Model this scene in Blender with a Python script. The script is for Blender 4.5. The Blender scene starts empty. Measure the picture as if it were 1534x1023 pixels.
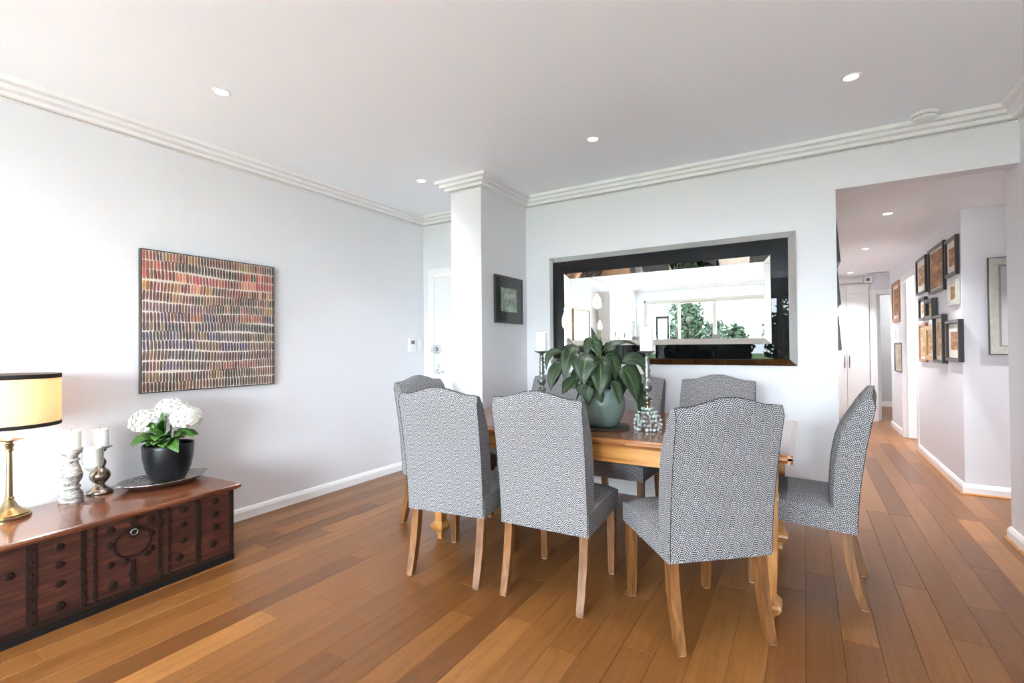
import bpy, bmesh, math, random
from mathutils import Vector, Matrix, noise

# ------------------------------------------------------------------ scene, camera, world, exposure
S = bpy.context.scene
C = S.collection
rad = math.radians
YAW, PIT, ROL, CAMH, FPX = rad(31.25), rad(0.621), rad(-0.512), 1.25, 722.8
fw = Vector((-math.sin(YAW) * math.cos(PIT), math.cos(YAW) * math.cos(PIT), math.sin(PIT)))
rt0 = Vector((math.cos(YAW), math.sin(YAW), 0))
up0 = rt0.cross(fw)
rt = rt0 * math.cos(ROL) + up0 * math.sin(ROL)
up = up0 * math.cos(ROL) - rt0 * math.sin(ROL)
cam = bpy.data.cameras.new('camera')
co = bpy.data.objects.new('camera', cam)
C.objects.link(co)
m = Matrix.Identity(4)
for i in range(3):
    m[i][0], m[i][1], m[i][2] = rt[i], up[i], -fw[i]
m[0][3], m[1][3], m[2][3] = 0, 0, CAMH
co.matrix_world = m
cam.sensor_width = 36.0
cam.lens = FPX / 1534 * 36
cam.clip_start = 0.05
S.camera = co

S.view_settings.view_transform = 'Standard'
S.view_settings.look = 'None'
S.view_settings.exposure = 1.2
S.view_settings.gamma = 1.0
S.view_settings.use_curve_mapping = False
cy = S.cycles
cy.use_denoising = True
cy.max_bounces = 16
cy.diffuse_bounces = 12
cy.glossy_bounces = 5
cy.transmission_bounces = 8
cy.transparent_max_bounces = 12
cy.sample_clamp_indirect = 8.0
cy.caustics_reflective = False
cy.caustics_refractive = False

SKY = 30.0
W = bpy.data.worlds.new('sky')
S.world = W
W.use_nodes = True
bg = W.node_tree.nodes['Background']
bg.inputs[0].default_value = (0.80, 0.90, 1.0, 1)
bg.inputs[1].default_value = SKY

DOWNLIGHT_W = 24.0
HALL_W = 80.0
BULB_W = 7.0

# ------------------------------------------------------------------ room dimensions
XL, XR = -3.55, 1.105          # left and right walls
YB, YW = 4.0, -3.85           # back wall and window wall
ZC = 2.655                    # ceiling
XO, ZO = 0.195, 2.315         # opening: left edge, lintel underside
ZH = 2.36                     # corridor ceiling
XH, YF, YE = 1.12, 5.37, 9.65  # corridor right wall, facing wall, far wall
random.seed(7)


# ------------------------------------------------------------------ material helpers
class NT:
    def __init__(s, name):
        s.m = bpy.data.materials.new(name)
        s.m.use_nodes = True
        s.t = s.m.node_tree
        s.n, s.l = s.t.nodes, s.t.links
        s.b = s.n['Principled BSDF']

    def node(s, typ, **kw):
        x = s.n.new(typ)
        for k, v in kw.items():
            setattr(x, k, v)
        return x

    def put(s, sock, v):
        if isinstance(v, (int, float)):
            sock.default_value = v
        elif isinstance(v, tuple):
            sock.default_value = v
        else:
            s.l.new(v, sock)

    def math(s, op, a, b=0.0, c=0.0, clamp=False):
        x = s.node('ShaderNodeMath', operation=op, use_clamp=clamp)
        s.put(x.inputs[0], a)
        s.put(x.inputs[1], b)
        s.put(x.inputs[2], c)
        return x.outputs[0]

    def mix(s, f, a, b):
        x = s.node('ShaderNodeMix', data_type='RGBA')
        s.put(x.inputs[0], f)
        s.put(x.inputs[6], a)
        s.put(x.inputs[7], b)
        return x.outputs[2]

    def ramp(s, f, stops):
        x = s.node('ShaderNodeValToRGB')
        e = x.color_ramp.elements
        while len(e) < len(stops):
            e.new(0.5)
        for q, (p, c) in zip(e, stops):
            q.position, q.color = p, c
        s.put(x.inputs[0], f)
        return x.outputs[0]

    def coords(s, which='Object', scale=(1, 1, 1), off=None):
        tc = s.node('ShaderNodeTexCoord')
        mp = s.node('ShaderNodeMapping')
        mp.inputs['Scale'].default_value = scale
        s.l.new(tc.outputs[which], mp.inputs[0])
        if off is not None:
            s.put(mp.inputs['Location'], off)
        return mp.outputs[0]

    def noise(s, vec, scale=5, detail=3, rough=0.5, dist=0.0):
        x = s.node('ShaderNodeTexNoise')
        s.put(x.inputs['Vector'], vec)
        x.inputs['Scale'].default_value = scale
        x.inputs['Detail'].default_value = detail
        x.inputs['Roughness'].default_value = rough
        x.inputs['Distortion'].default_value = dist
        return x.outputs[0]

    def bump(s, h, strength=0.2, dist=0.01):
        x = s.node('ShaderNodeBump')
        x.inputs['Strength'].default_value = strength
        x.inputs['Distance'].default_value = dist
        s.put(x.inputs['Height'], h)
        s.l.new(x.outputs[0], s.b.inputs['Normal'])

    def set(s, **kw):
        names = dict(col='Base Color', rough='Roughness', metal='Metallic', ior='IOR', trans='Transmission Weight',
                     spec='Specular IOR Level', coat='Coat Weight', coatr='Coat Roughness', sheen='Sheen Weight',
                     emit='Emission Color', emits='Emission Strength', sss='Subsurface Weight')
        for k, v in kw.items():
            s.put(s.b.inputs[names[k]], v)
        return s


def rgb(r, g, b):
    f = lambda c: (c / 255 / 12.92) if c / 255 <= 0.04045 else ((c / 255 + 0.055) / 1.055) ** 2.4
    return (f(r), f(g), f(b), 1)


def plain(name, col, rough=0.5, metal=0.0, var=0.06, scale=30, bump=0.0, **kw):
    t = NT(name)
    n = t.noise(t.coords(), scale, 3)
    lo = tuple(c * (1 - var) for c in col[:3]) + (1,)
    hi = tuple(min(1, c * (1 + var)) for c in col[:3]) + (1,)
    t.set(col=t.mix(n, lo, hi), rough=rough, metal=metal, **kw)
    if bump:
        t.bump(n, bump, 0.004)
    return t.m


M = {}
M['wall'] = plain('wall_paint', (0.735, 0.732, 0.762, 1), 0.42, var=0.012, scale=3)
M['ceil'] = plain('ceiling_paint', (0.865, 0.92, 0.965, 1), 0.6, var=0.01, scale=3)
M['trim'] = plain('trim_gloss_paint', (0.85, 0.85, 0.855, 1), 0.3, var=0.01)
M['door'] = plain('door_paint', (0.82, 0.82, 0.825, 1), 0.3, var=0.01)
M['hallceil'] = plain('hall_ceiling_paint', (0.87, 0.89, 0.91, 1), 0.6, var=0.01, scale=3)
M['wardrobe'] = plain('wardrobe_paint', (0.76, 0.75, 0.73, 1), 0.35, var=0.01)
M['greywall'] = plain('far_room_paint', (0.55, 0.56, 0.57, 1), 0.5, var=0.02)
M['white_plastic'] = plain('white_plastic', (0.82, 0.82, 0.82, 1), 0.35, var=0.01)
M['grey_plastic'] = plain('grey_plastic', (0.18, 0.19, 0.18, 1), 0.3)
M['chrome'] = plain('chrome', (0.72, 0.74, 0.75, 1), 0.18, 1.0, var=0.02)
M['black'] = plain('black_paint', (0.012, 0.012, 0.013, 1), 0.35)
M['blackband'] = plain('black_band_cloth', (0.008, 0.007, 0.007, 1), 0.9)
M['gap'] = plain('plank_underlay', (0.05, 0.025, 0.012, 1), 0.9)
M['candle'] = plain('candle_wax', (0.86, 0.85, 0.82, 1), 0.5, var=0.01, sss=0.0)
M['concrete'] = plain('terrace_paving', (0.78, 0.79, 0.80, 1), 0.8, scale=4, var=0.1)
M['alu'] = plain('window_frame_alu', (0.56, 0.53, 0.47, 1), 0.45, 0.0, var=0.03)
M['brass'] = plain('antique_brass', (0.33, 0.265, 0.15, 1), 0.3, 1.0, var=0.12, scale=14)
M['iron'] = plain('aged_iron', (0.021, 0.011, 0.008, 1), 0.75, 0.0, spec=0.08, var=0.4, scale=60, bump=0.3)
M['pewter'] = plain('pewter', (0.40, 0.40, 0.39, 1), 0.28, 1.0, var=0.25, scale=40)
M['blackpot'] = plain('satin_black_glaze', (0.005, 0.006, 0.008, 1), 0.3, 0.0, var=0.1, spec=0.3)
M['soil'] = plain('potting_soil', (0.03, 0.02, 0.013, 1), 0.95, var=0.5, scale=80, bump=0.8)
M['petal'] = plain('white_petal', (0.74, 0.74, 0.70, 1), 0.55, var=0.05, scale=60)
M['spathe'] = plain('white_spathe', (0.88, 0.88, 0.85, 1), 0.45, var=0.03)
M['spadix'] = plain('cream_spadix', (0.75, 0.70, 0.45, 1), 0.7, var=0.2, scale=300, bump=0.5)
M['stem'] = plain('green_stem', (0.07, 0.14, 0.035, 1), 0.45, var=0.2)
M['bush'] = plain('bush_leaf', (0.011, 0.022, 0.008, 1), 0.6, var=0.5, scale=3)
M['bush2'] = plain('bush_leaf_pale', (0.018, 0.036, 0.007, 1), 0.6, var=0.4, scale=3)
M['trunk'] = plain('bark', (0.10, 0.07, 0.05, 1), 0.9, var=0.4, bump=0.5)
M['mat_white'] = plain('picture_mat', (0.74, 0.70, 0.62, 1), 0.8, var=0.03)
M['dark_mat'] = plain('dark_picture_mat', (0.03, 0.033, 0.033, 1), 0.7)
M['frame_black'] = plain('frame_black', (0.022, 0.018, 0.016, 1), 0.35, var=0.3)
M['frame_wood'] = plain('frame_wood', (0.36, 0.17, 0.07, 1), 0.4, var=0.25, scale=18)
M['frame_gold'] = plain('frame_gold', (0.60, 0.36, 0.14, 1), 0.38, 0.5, var=0.2, scale=25)
M['frame_silver'] = plain('frame_silver_leaf', (0.62, 0.62, 0.54, 1), 0.35, 0.75, var=0.18, scale=30)
M['dark_slate'] = plain('dark_serving_board', (0.03, 0.026, 0.022, 1), 0.45)
M['rubber'] = plain('felt_foot', (0.55, 0.5, 0.42, 1), 0.8)


def mirror_mat(name, col=(0.93, 0.95, 0.94, 1), rough=0.0):
    t = NT(name)
    t.set(col=col, metal=1.0, rough=rough)
    return t.m


M['mirror'] = mirror_mat('mirror_silvering', (0.74, 0.77, 0.755, 1))
M['bevelmirror'] = mirror_mat('bevelled_mirror', (0.84, 0.86, 0.83, 1), 0.02)
t = NT('black_glass')
t.set(col=(0.004, 0.004, 0.005, 1), rough=0.01, ior=1.45, spec=0.22)
M['blackglass'] = t.m


def pane_mat(name, tint=(0.97, 0.99, 0.98, 1), refl=0.6):
    t = NT(name)
    t.n.remove(t.b)
    tr = t.node('ShaderNodeBsdfTransparent')
    tr.inputs[0].default_value = tint
    gl = t.node('ShaderNodeBsdfGlossy')
    gl.inputs['Roughness'].default_value = 0.0
    lw = t.node('ShaderNodeLayerWeight')
    lw.inputs[0].default_value = 0.5
    fr = t.math('MULTIPLY_ADD', t.math('POWER', lw.outputs['Facing'], 5.0), 0.9, 0.035)
    mx = t.node('ShaderNodeMixShader')
    t.put(mx.inputs[0], t.math('MULTIPLY', fr, refl))
    t.l.new(tr.outputs[0], mx.inputs[1])
    t.l.new(gl.outputs[0], mx.inputs[2])
    t.l.new(mx.outputs[0], t.n['Material Output'].inputs[0])
    return t.m


M['pane'] = pane_mat('window_glass')
M['clearglass'] = pane_mat('clear_glass', (0.96, 0.97, 0.96, 1), 1.0)
t = NT('bead_glass')
t.set(col=(0.66, 0.80, 0.77, 1), rough=0.05, trans=0.35, ior=1.6, spec=1.0)
M['bead'] = t.m
t = NT('stem_glass')
nz = t.noise(t.coords(), 60, 2)
t.set(col=t.ramp(nz, [(0.35, (0.06, 0.065, 0.06, 1)), (0.7, (0.36, 0.40, 0.37, 1))]), rough=0.14, metal=0.6)
M['stemglass'] = t.m


def wood(name, dark, mid, light, rough=0.35, axis=0, scale=1.0, coat=0.0, coatr=0.1, figure=0.5):
    t = NT(name)
    sc = [34 * scale] * 3
    sc[axis] = 2.2 * scale
    v = t.coords('Object', tuple(sc))
    n1 = t.noise(v, 1.0, 5, 0.6, 0.6)
    sc2 = [150 * scale] * 3
    sc2[axis] = 9 * scale
    n2 = t.noise(t.coords('Object', tuple(sc2)), 1.0, 3, 0.6)
    f = t.math('ADD', t.math('MULTIPLY', n1, 1 - 0.35 * figure), t.math('MULTIPLY', n2, 0.35 * figure))
    t.set(col=t.ramp(f, [(0.32, dark), (0.5, mid), (0.68, light)]), rough=rough, coat=coat, coatr=coatr)
    t.bump(n2, 0.06, 0.002)
    return t.m


M['leg'] = wood('chair_leg_oak', rgb(74, 45, 21), rgb(112, 71, 35), rgb(138, 92, 50), 0.38, 2)
M['tabletop'] = wood('table_top_walnut', rgb(74, 38, 18), rgb(112, 62, 30), rgb(140, 84, 44), 0.16, 0, coat=0.5, coatr=0.06)
M['tableborder'] = wood('table_border', rgb(84, 44, 22), rgb(122, 70, 34), rgb(150, 92, 48), 0.16, 0, coat=0.5, coatr=0.06)
M['tableedge'] = wood('table_edge', rgb(94, 54, 28), rgb(140, 88, 48), rgb(170, 112, 66), 0.2, 0, coat=0.4)
M['apron'] = wood('table_apron_oak', rgb(138, 84, 36), rgb(180, 120, 58), rgb(202, 144, 80), 0.3, 0)
M['tableleg'] = wood('table_leg_oak', rgb(120, 76, 36), rgb(168, 116, 62), rgb(194, 142, 84), 0.3, 2)
M['chestlid'] = wood('chest_lid', rgb(66, 34, 20), rgb(98, 53, 31), rgb(126, 74, 46), 0.2, 1, coat=0.4, coatr=0.08)
M['chest'] = wood('chest_front', rgb(22, 10, 8), rgb(56, 26, 19), rgb(98, 50, 36), 0.45, 1, 1.0, figure=0.8)
M['plinth'] = plain('chest_plinth', (0.007, 0.005, 0.005, 1), 0.7, spec=0.2)

# --- floor boards: colour by attribute, grain by stretched noise
t = NT('floor_board')
at = t.node('ShaderNodeAttribute', attribute_name='tone')
sep = t.node('ShaderNodeSeparateColor')
t.l.new(at.outputs['Color'], sep.inputs[0])
cb = t.node('ShaderNodeCombineXYZ')
t.put(cb.inputs[0], t.math('MULTIPLY', sep.outputs[1], 37.0))
t.put(cb.inputs[1], t.math('MULTIPLY', sep.outputs[2], 53.0))
v = t.coords('Object', (28, 1.6, 1), cb.outputs[0])
g1 = t.noise(v, 1.0, 4, 0.55, 1.2)
g2 = t.noise(t.coords('Object', (190, 7, 1), cb.outputs[0]), 1.0, 3, 0.6)
g3 = t.noise(t.coords('Object', (10, 36, 1), cb.outputs[0]), 1.0, 2, 0.5, 1.5)
base = t.ramp(sep.outputs[0], [(0.0, rgb(92, 55, 26)), (0.3, rgb(114, 71, 34)), (0.6, rgb(132, 85, 42)), (1.0, rgb(158, 106, 56))])
f = t.math('ADD', t.math('MULTIPLY', g1, 0.5), t.math('ADD', t.math('MULTIPLY', g2, 0.35), t.math('MULTIPLY', g3, 0.15)))
k = t.ramp(f, [(0.28, (0.62, 0.58, 0.55, 1)), (0.5, (0.97, 0.97, 0.97, 1)), (0.72, (1.22, 1.24, 1.25, 1))])
mu = t.node('ShaderNodeMix', data_type='RGBA', blend_type='MULTIPLY')
mu.inputs[0].default_value = 1.0
t.l.new(base, mu.inputs[6])
t.l.new(k, mu.inputs[7])
t.set(col=mu.outputs[2], rough=t.math('ADD', 0.24, t.math('MULTIPLY', g2, 0.14)), spec=0.36)
t.bump(g2, 0.05, 0.001)
M['floor'] = t.m

# --- dotted fish-scale fabric
t = NT('scale_dot_fabric')
R_, NR, DS = 0.056, 7, 0.0072
uv = t.node('ShaderNodeUVMap')
sx = t.node('ShaderNodeSeparateXYZ')
t.l.new(uv.outputs[0], sx.inputs[0])
X_, Y_ = sx.outputs[0], sx.outputs[1]
row = t.math('CEIL', t.math('DIVIDE', t.math('SUBTRACT', Y_, R_), R_ / 2))
dist, ang = [], []
for k in range(3):
    rk = t.math('ADD', row, float(k))
    off = t.math('MULTIPLY', t.math('FLOORED_MODULO', rk, 2.0), R_)
    xr = t.math('SUBTRACT', t.math('FLOORED_MODULO', t.math('ADD', t.math('SUBTRACT', X_, off), R_), 2 * R_), R_)
    dy = t.math('SUBTRACT', Y_, t.math('MULTIPLY', rk, R_ / 2))
    dist.append(t.math('SQRT', t.math('ADD', t.math('MULTIPLY', xr, xr), t.math('MULTIPLY', dy, dy))))
    ang.append(t.math('ARCTAN2', dy, xr))


def pick(a, b, c):
    f0 = t.math('LESS_THAN', dist[0], R_)
    f1 = t.math('LESS_THAN', dist[1], R_)
    bc = t.math('ADD', t.math('MULTIPLY', f1, b), t.math('MULTIPLY', t.math('SUBTRACT', 1.0, f1), c))
    return t.math('ADD', t.math('MULTIPLY', f0, a), t.math('MULTIPLY', t.math('SUBTRACT', 1.0, f0), bc))


D_, A_ = pick(*dist), pick(*ang)
rw = R_ / NR
q = t.math('DIVIDE', D_, rw)
idx = t.math('FLOOR', q)
vv = t.math('ABSOLUTE', t.math('SUBTRACT', t.math('FRACT', q), 0.5))
nd = t.math('ROUND', t.math('DIVIDE', t.math('MULTIPLY', t.math('ADD', idx, 0.5), 2 * math.pi * rw), DS))
uu = t.math('ABSOLUTE', t.math('SUBTRACT', t.math('FRACT', t.math('MULTIPLY', t.math('DIVIDE', A_, 2 * math.pi), nd)), 0.5))
e = t.math('MAXIMUM', t.math('MULTIPLY', uu, 1.0), t.math('MULTIPLY', vv, 1.15))
dot = t.math('MULTIPLY_ADD', t.math('SUBTRACT', 0.355, e), 9.0, 0.5, clamp=True)
wv = t.noise(t.coords('UV', (1, 1, 1)), 700, 2)
light = t.mix(wv, rgb(162, 162, 166), rgb(198, 197, 200))
dark = t.mix(wv, rgb(12, 12, 14), rgb(30, 30, 32))
t.set(col=t.mix(dot, dark, light), rough=0.9, spec=0.1)
t.bump(wv, 0.15, 0.002)
M['fabric'] = t.m
M['piping'] = plain('dark_seam', (0.03, 0.03, 0.032, 1), 0.9)

# --- glossy leaf with veins (uv: u across, v along)
t = NT('peace_lily_leaf')
uv = t.node('ShaderNodeUVMap')
sx = t.node('ShaderNodeSeparateXYZ')
t.l.new(uv.outputs[0], sx.inputs[0])
au = t.math('ABSOLUTE', t.math('SUBTRACT', sx.outputs[0], 0.5))
vein = t.math('ABSOLUTE', t.math('SUBTRACT', t.math('FRACT', t.math('SUBTRACT', t.math('MULTIPLY', sx.outputs[1], 11.0), t.math('MULTIPLY', au, 7.0))), 0.5))
mid = t.math('LESS_THAN', au, 0.022)
n = t.noise(t.coords(), 9, 2)
c1 = t.mix(n, rgb(18, 36, 20), rgb(36, 58, 30))
c2 = t.mix(t.math('MULTIPLY', vein, 0.7), c1, rgb(52, 74, 42))
t.set(col=t.mix(mid, c2, rgb(84, 100, 56)), rough=0.42, spec=0.45)
t.bump(t.math('ADD', vein, t.math('MULTIPLY', mid, 0.6)), 0.35, 0.004)
M['lilyleaf'] = t.m
t = NT('hydrangea_leaf')
uv = t.node('ShaderNodeUVMap')
sx = t.node('ShaderNodeSeparateXYZ')
t.l.new(uv.outputs[0], sx.inputs[0])
au = t.math('ABSOLUTE', t.math('SUBTRACT', sx.outputs[0], 0.5))
vein = t.math('ABSOLUTE', t.math('SUBTRACT', t.math('FRACT', t.math('SUBTRACT', t.math('MULTIPLY', sx.outputs[1], 6.0), t.math('MULTIPLY', au, 5.0))), 0.5))
n = t.noise(t.coords(), 14, 2)
t.set(col=t.mix(n, rgb(28, 66, 20), rgb(84, 128, 48)), rough=0.38)
t.bump(vein, 0.4, 0.003)
M['hydleaf'] = t.m

# --- celadon pot
t = NT('celadon_glaze')
n = t.noise(t.coords(), 7, 3)
t.set(col=t.mix(n, rgb(92, 111, 106), rgb(116, 133, 127)), rough=0.22)
M['celadon'] = t.m
# --- whitewashed turned wood
t = NT('limed_wood')
n = t.noise(t.coords('Object', (30, 30, 70)), 1, 4, 0.6, 1.0)
t.set(col=t.ramp(n, [(0.36, rgb(96, 90, 86)), (0.5, rgb(160, 156, 152)), (0.66, rgb(196, 194, 192))]), rough=0.7)
t.bump(n, 0.3, 0.003)
M['limed'] = t.m
t = NT('mercury_bronze')
n = t.noise(t.coords('Object', (40, 40, 40)), 1, 4, 0.6, 0.5)
t.set(col=t.ramp(n, [(0.35, rgb(84, 70, 64)), (0.55, rgb(160, 144, 130)), (0.7, rgb(206, 196, 184))]), rough=0.25, metal=0.9)
M['bronze'] = t.m
# --- hammered tray
t = NT('hammered_metal')
vo = t.node('ShaderNodeTexVoronoi')
t.l.new(t.coords('Object', (70, 70, 70)), vo.inputs['Vector'])
vo.inputs['Scale'].default_value = 1.0
t.set(col=(0.58, 0.56, 0.54, 1), metal=1.0, rough=0.24)
t.bump(vo.outputs['Distance'], 0.6, 0.006)
M['hammered'] = t.m
# --- lampshade
t = NT('lamp_shade_linen')
n = t.noise(t.coords('Object', (8, 8, 260)), 1, 2)
col = t.mix(n, (0.80, 0.60, 0.40, 1), (0.88, 0.69, 0.48, 1))
df = t.node('ShaderNodeBsdfDiffuse')
tl = t.node('ShaderNodeBsdfTranslucent')
t.put(df.inputs[0], col)
t.put(tl.inputs[0], col)
mx = t.node('ShaderNodeMixShader')
mx.inputs[0].default_value = 0.30
t.l.new(df.outputs[0], mx.inputs[1])
t.l.new(tl.outputs[0], mx.inputs[2])
t.l.new(mx.outputs[0], t.n['Material Output'].inputs[0])
M['shade'] = t.m


def emitter(name, col, s):
    t = NT(name)
    t.set(col=(0.8, 0.8, 0.8, 1), emit=col, emits=s)
    return t.m


M['lens'] = emitter('lit_lamp_lens', (1, 0.97, 0.92, 1), 14.0)
M['bulb'] = emitter('lit_bulb', (1, 0.80, 0.52, 1), 5.0)

# --- painted strokes and prints
t = NT('painted_strokes')
at = t.node('ShaderNodeAttribute', attribute_name='tone')
n = t.noise(t.coords('Object', (180, 180, 40)), 1, 3)
t.set(col=t.mix(t.math('MULTIPLY', n, 0.22), at.outputs['Color'], (0.55, 0.44, 0.30, 1)), rough=0.55)
M['strokes'] = t.m
M['canvas'] = plain('canvas_ground', (0.58, 0.53, 0.46, 1), 0.8, var=0.12, scale=40)


def print_mat(name, a, b, c, sc=(9, 9, 9)):
    t = NT(name)
    n = t.noise(t.coords('Generated', sc), 1, 5, 0.62, 0.7)
    t.set(col=t.ramp(n, [(0.33, a), (0.5, b), (0.66, c)]), rough=0.6)
    return t.m


M['sepia'] = print_mat('sepia_print', rgb(96, 62, 30), rgb(158, 112, 66), rgb(196, 156, 108), (2.5, 2.5, 5))
M['sepia2'] = print_mat('pale_sepia_print', rgb(120, 86, 52), rgb(186, 150, 106), rgb(214, 188, 148), (3, 3, 6))
M['greyprint'] = print_mat('grey_green_print', rgb(96, 106, 100), rgb(176, 186, 172), rgb(222, 228, 220), (3, 3, 4))
M['beigeprint'] = print_mat('beige_print', rgb(150, 136, 116), rgb(180, 168, 148), rgb(198, 188, 170), (3, 3, 5))
M['paleprint'] = plain('pale_canvas', (0.78, 0.79, 0.77, 1), 0.5, var=0.05, scale=4)


# ------------------------------------------------------------------ mesh helpers
class MB:
    def __init__(s):
        s.v, s.f, s.uv, s.mi = [], [], {}, []

    def add(s, vs, fs):
        o = len(s.v)
        s.v += [tuple(p) for p in vs]
        s.f += [tuple(i + o for i in f) for f in fs]
        return s

    def box(s, x0, x1, y0, y1, z0, z1):
        vs = [(x0, y0, z0), (x1, y0, z0), (x1, y1, z0), (x0, y1, z0), (x0, y0, z1), (x1, y0, z1), (x1, y1, z1), (x0, y1, z1)]
        return s.add(vs, [(3, 2, 1, 0), (4, 5, 6, 7), (0, 1, 5, 4), (1, 2, 6, 5), (2, 3, 7, 6), (3, 0, 4, 7)])

    def bev(s, x0, x1, y0, y1, z0, z1, b=0.004):
        bm = bmesh.new()
        bmesh.ops.create_cube(bm, size=1.0)
        for v in bm.verts:
            v.co = Vector(((x0 + x1) / 2 + v.co.x * (x1 - x0), (y0 + y1) / 2 + v.co.y * (y1 - y0), (z0 + z1) / 2 + v.co.z * (z1 - z0)))
        bmesh.ops.bevel(bm, geom=list(bm.edges), offset=min(b, 0.45 * min(x1 - x0, y1 - y0, z1 - z0)), segments=2, affect='EDGES', profile=0.6)
        bm.verts.index_update()
        s.add([v.co for v in bm.verts], [[v.index for v in f.verts] for f in bm.faces])
        bm.free()
        return s

    def ring_loft(s, rings, cap=True, closed=True):
        n = len(rings[0])
        vs = [p for r in rings for p in r]
        fs = []
        for i in range(len(rings) - 1):
            for j in range(n if closed else n - 1):
                a, b = i * n + j, i * n + (j + 1) % n
                fs.append((a, b, b + n, a + n))
        if cap:
            fs.append(tuple(reversed(range(n))))
            fs.append(tuple(range((len(rings) - 1) * n, len(rings) * n)))
        return s.add(vs, fs)

    def lathe(s, prof, c=(0, 0, 0), n=28, sx=1.0, sy=1.0, cap=True):
        rings = []
        for r, z in prof:
            rings.append([(c[0] + sx * r * math.cos(2 * math.pi * k / n), c[1] + sy * r * math.sin(2 * math.pi * k / n), c[2] + z) for k in range(n)])
        return s.ring_loft(rings, cap)

    def tube(s, pts, r, n=8, cap=True):
        pts = [Vector(p) for p in pts]
        rs = r if isinstance(r, (list, tuple)) else [r] * len(pts)
        ref = None
        rings = []
        for i, p in enumerate(pts):
            d = (pts[min(i + 1, len(pts) - 1)] - pts[max(i - 1, 0)]).normalized()
            if ref is None:
                ref = d.orthogonal().normalized()
            ref = (ref - d * ref.dot(d)).normalized()
            b = d.cross(ref)
            rings.append([p + (ref * math.cos(2 * math.pi * k / n) + b * math.sin(2 * math.pi * k / n)) * rs[i] for k in range(n)])
        return s.ring_loft(rings, cap)

    def prism(s, poly, axis, a, b):
        """poly: 2d points in the plane of the two other axes (in xyz order), extruded a..b along axis."""
        def mk(p, t):
            q = list(p)
            q.insert(axis, t)
            return tuple(q)
        n = len(poly)
        vs = [mk(p, a) for p in poly] + [mk(p, b) for p in poly]
        fs = [tuple(reversed(range(n))), tuple(range(n, 2 * n))] + [(i, (i + 1) % n, (i + 1) % n + n, i + n) for i in range(n)]
        return s.add(vs, fs)

    def ball(s, c, r, n=8, m_=6, sz=1.0):
        prof = [(max(1e-4, r * math.sin(math.pi * i / m_)), -r * sz * math.cos(math.pi * i / m_)) for i in range(m_ + 1)]
        return s.lathe(prof, c, n)

    def build(s, name, mat, parent=None, smooth=False, angle=None, boxuv=False, sub=0, tone=None, mats=None, link=True):
        me = bpy.data.meshes.new(name)
        me.from_pydata(s.v, [], s.f)
        bm = bmesh.new()
        bm.from_mesh(me)
        bmesh.ops.recalc_face_normals(bm, faces=bm.faces)
        bm.to_mesh(me)
        bm.free()
        me.materials.append(mat)
        if smooth:
            me.polygons.foreach_set('use_smooth', [True] * len(me.polygons))
        if angle:
            me.polygons.foreach_set('use_smooth', [True] * len(me.polygons))
            me.set_sharp_from_angle(angle=rad(angle))
        if boxuv:
            ul = me.uv_layers.new(name='UVMap')
            for p in me.polygons:
                n = p.normal
                ax = max(range(3), key=lambda i: abs(n[i]))
                for li in p.loop_indices:
                    c = me.vertices[me.loops[li].vertex_index].co
                    ul.data[li].uv = [(c.y + 5, c.z + 5), (c.x + 5, c.z + 5), (c.x + 5, c.y + 5)][ax]
        elif s.uv:
            ul = me.uv_layers.new(name='UVMap')
            for l in me.loops:
                ul.data[l.index].uv = s.uv[l.vertex_index]
        if tone is not None:
            ca = me.color_attributes.new('tone', 'FLOAT_COLOR', 'POINT')
            if callable(tone):
                for i in range(len(me.vertices)):
                    ca.data[i].color = tone(i)
            else:
                for i in range(len(me.vertices)):
                    ca.data[i].color = tone
        o = bpy.data.objects.new(name, me)
        C.objects.link(o)
        if sub:
            md = o.modifiers.new('sub', 'SUBSURF')
            md.levels = md.render_levels = sub
        if parent:
            o.parent = parent
        return o


def tag(o, label=None, cat=None, group=None, kind=None):
    for k_, v_ in (('label', label), ('category', cat), ('group', group), ('kind', kind)):
        if v_:
            o[k_] = v_
    return o


def empty(name, loc=(0, 0, 0), rz=0.0):
    o = bpy.data.objects.new(name, None)
    o.empty_display_size = 0.1
    o.location = loc
    o.rotation_euler = (0, 0, rz)
    C.objects.link(o)
    return o


def thing(name, label, cat, loc=(0, 0, 0), rz=0.0, group=None):
    return tag(empty(name, loc, rz), label, cat, group)


def struct(name, mb, mat, parent=None, **kw):
    return tag(mb.build(name, mat, parent, **kw), kind='structure') if not parent else mb.build(name, mat, parent, **kw)


def copy_tree(o, parent=None):
    c = o.copy()
    C.objects.link(c)
    c.parent = parent
    for ch in list(o.children):
        copy_tree(ch, c)
    return c


def bez(p0, p1, p2, n):
    p0, p1, p2 = Vector(p0), Vector(p1), Vector(p2)
    return [p0 * (1 - u) ** 2 + p1 * 2 * u * (1 - u) + p2 * u * u for u in [i / n for i in range(n + 1)]]


def smoothstep(a, b, x):
    x = max(0.0, min(1.0, (x - a) / (b - a)))
    return x * x * (3 - 2 * x)


# ------------------------------------------------------------------ structure: walls, ceilings
T = 0.12
w = MB()
w.box(XL - T, XL, YW - T, YB + T, 0, ZC)
struct('wall_left', w, M['wall'])
w = MB()
w.box(-2.26, XO, YB, YB + T, 0, ZC)               # mirror wall
w.box(XO, XR + 0.02, YB, YB + T, ZO, ZC)          # lintel over the opening
struct('wall_back', w, M['wall'])
w = MB()
w.box(XL, -3.41, YB, YB + T, 0, ZC)
w.box(-3.41, -2.57, YB, YB + T, 2.03, ZC)
struct('wall_entry', w, M['wall'])
struct('wall_column', MB().box(-2.57, -2.26, 3.25, YB + T, 0, ZC), M['wall'])
struct('wall_right', MB().box(XR, XR + T, YW - T, 4.26, 0, ZC), M['wall'])
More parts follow.
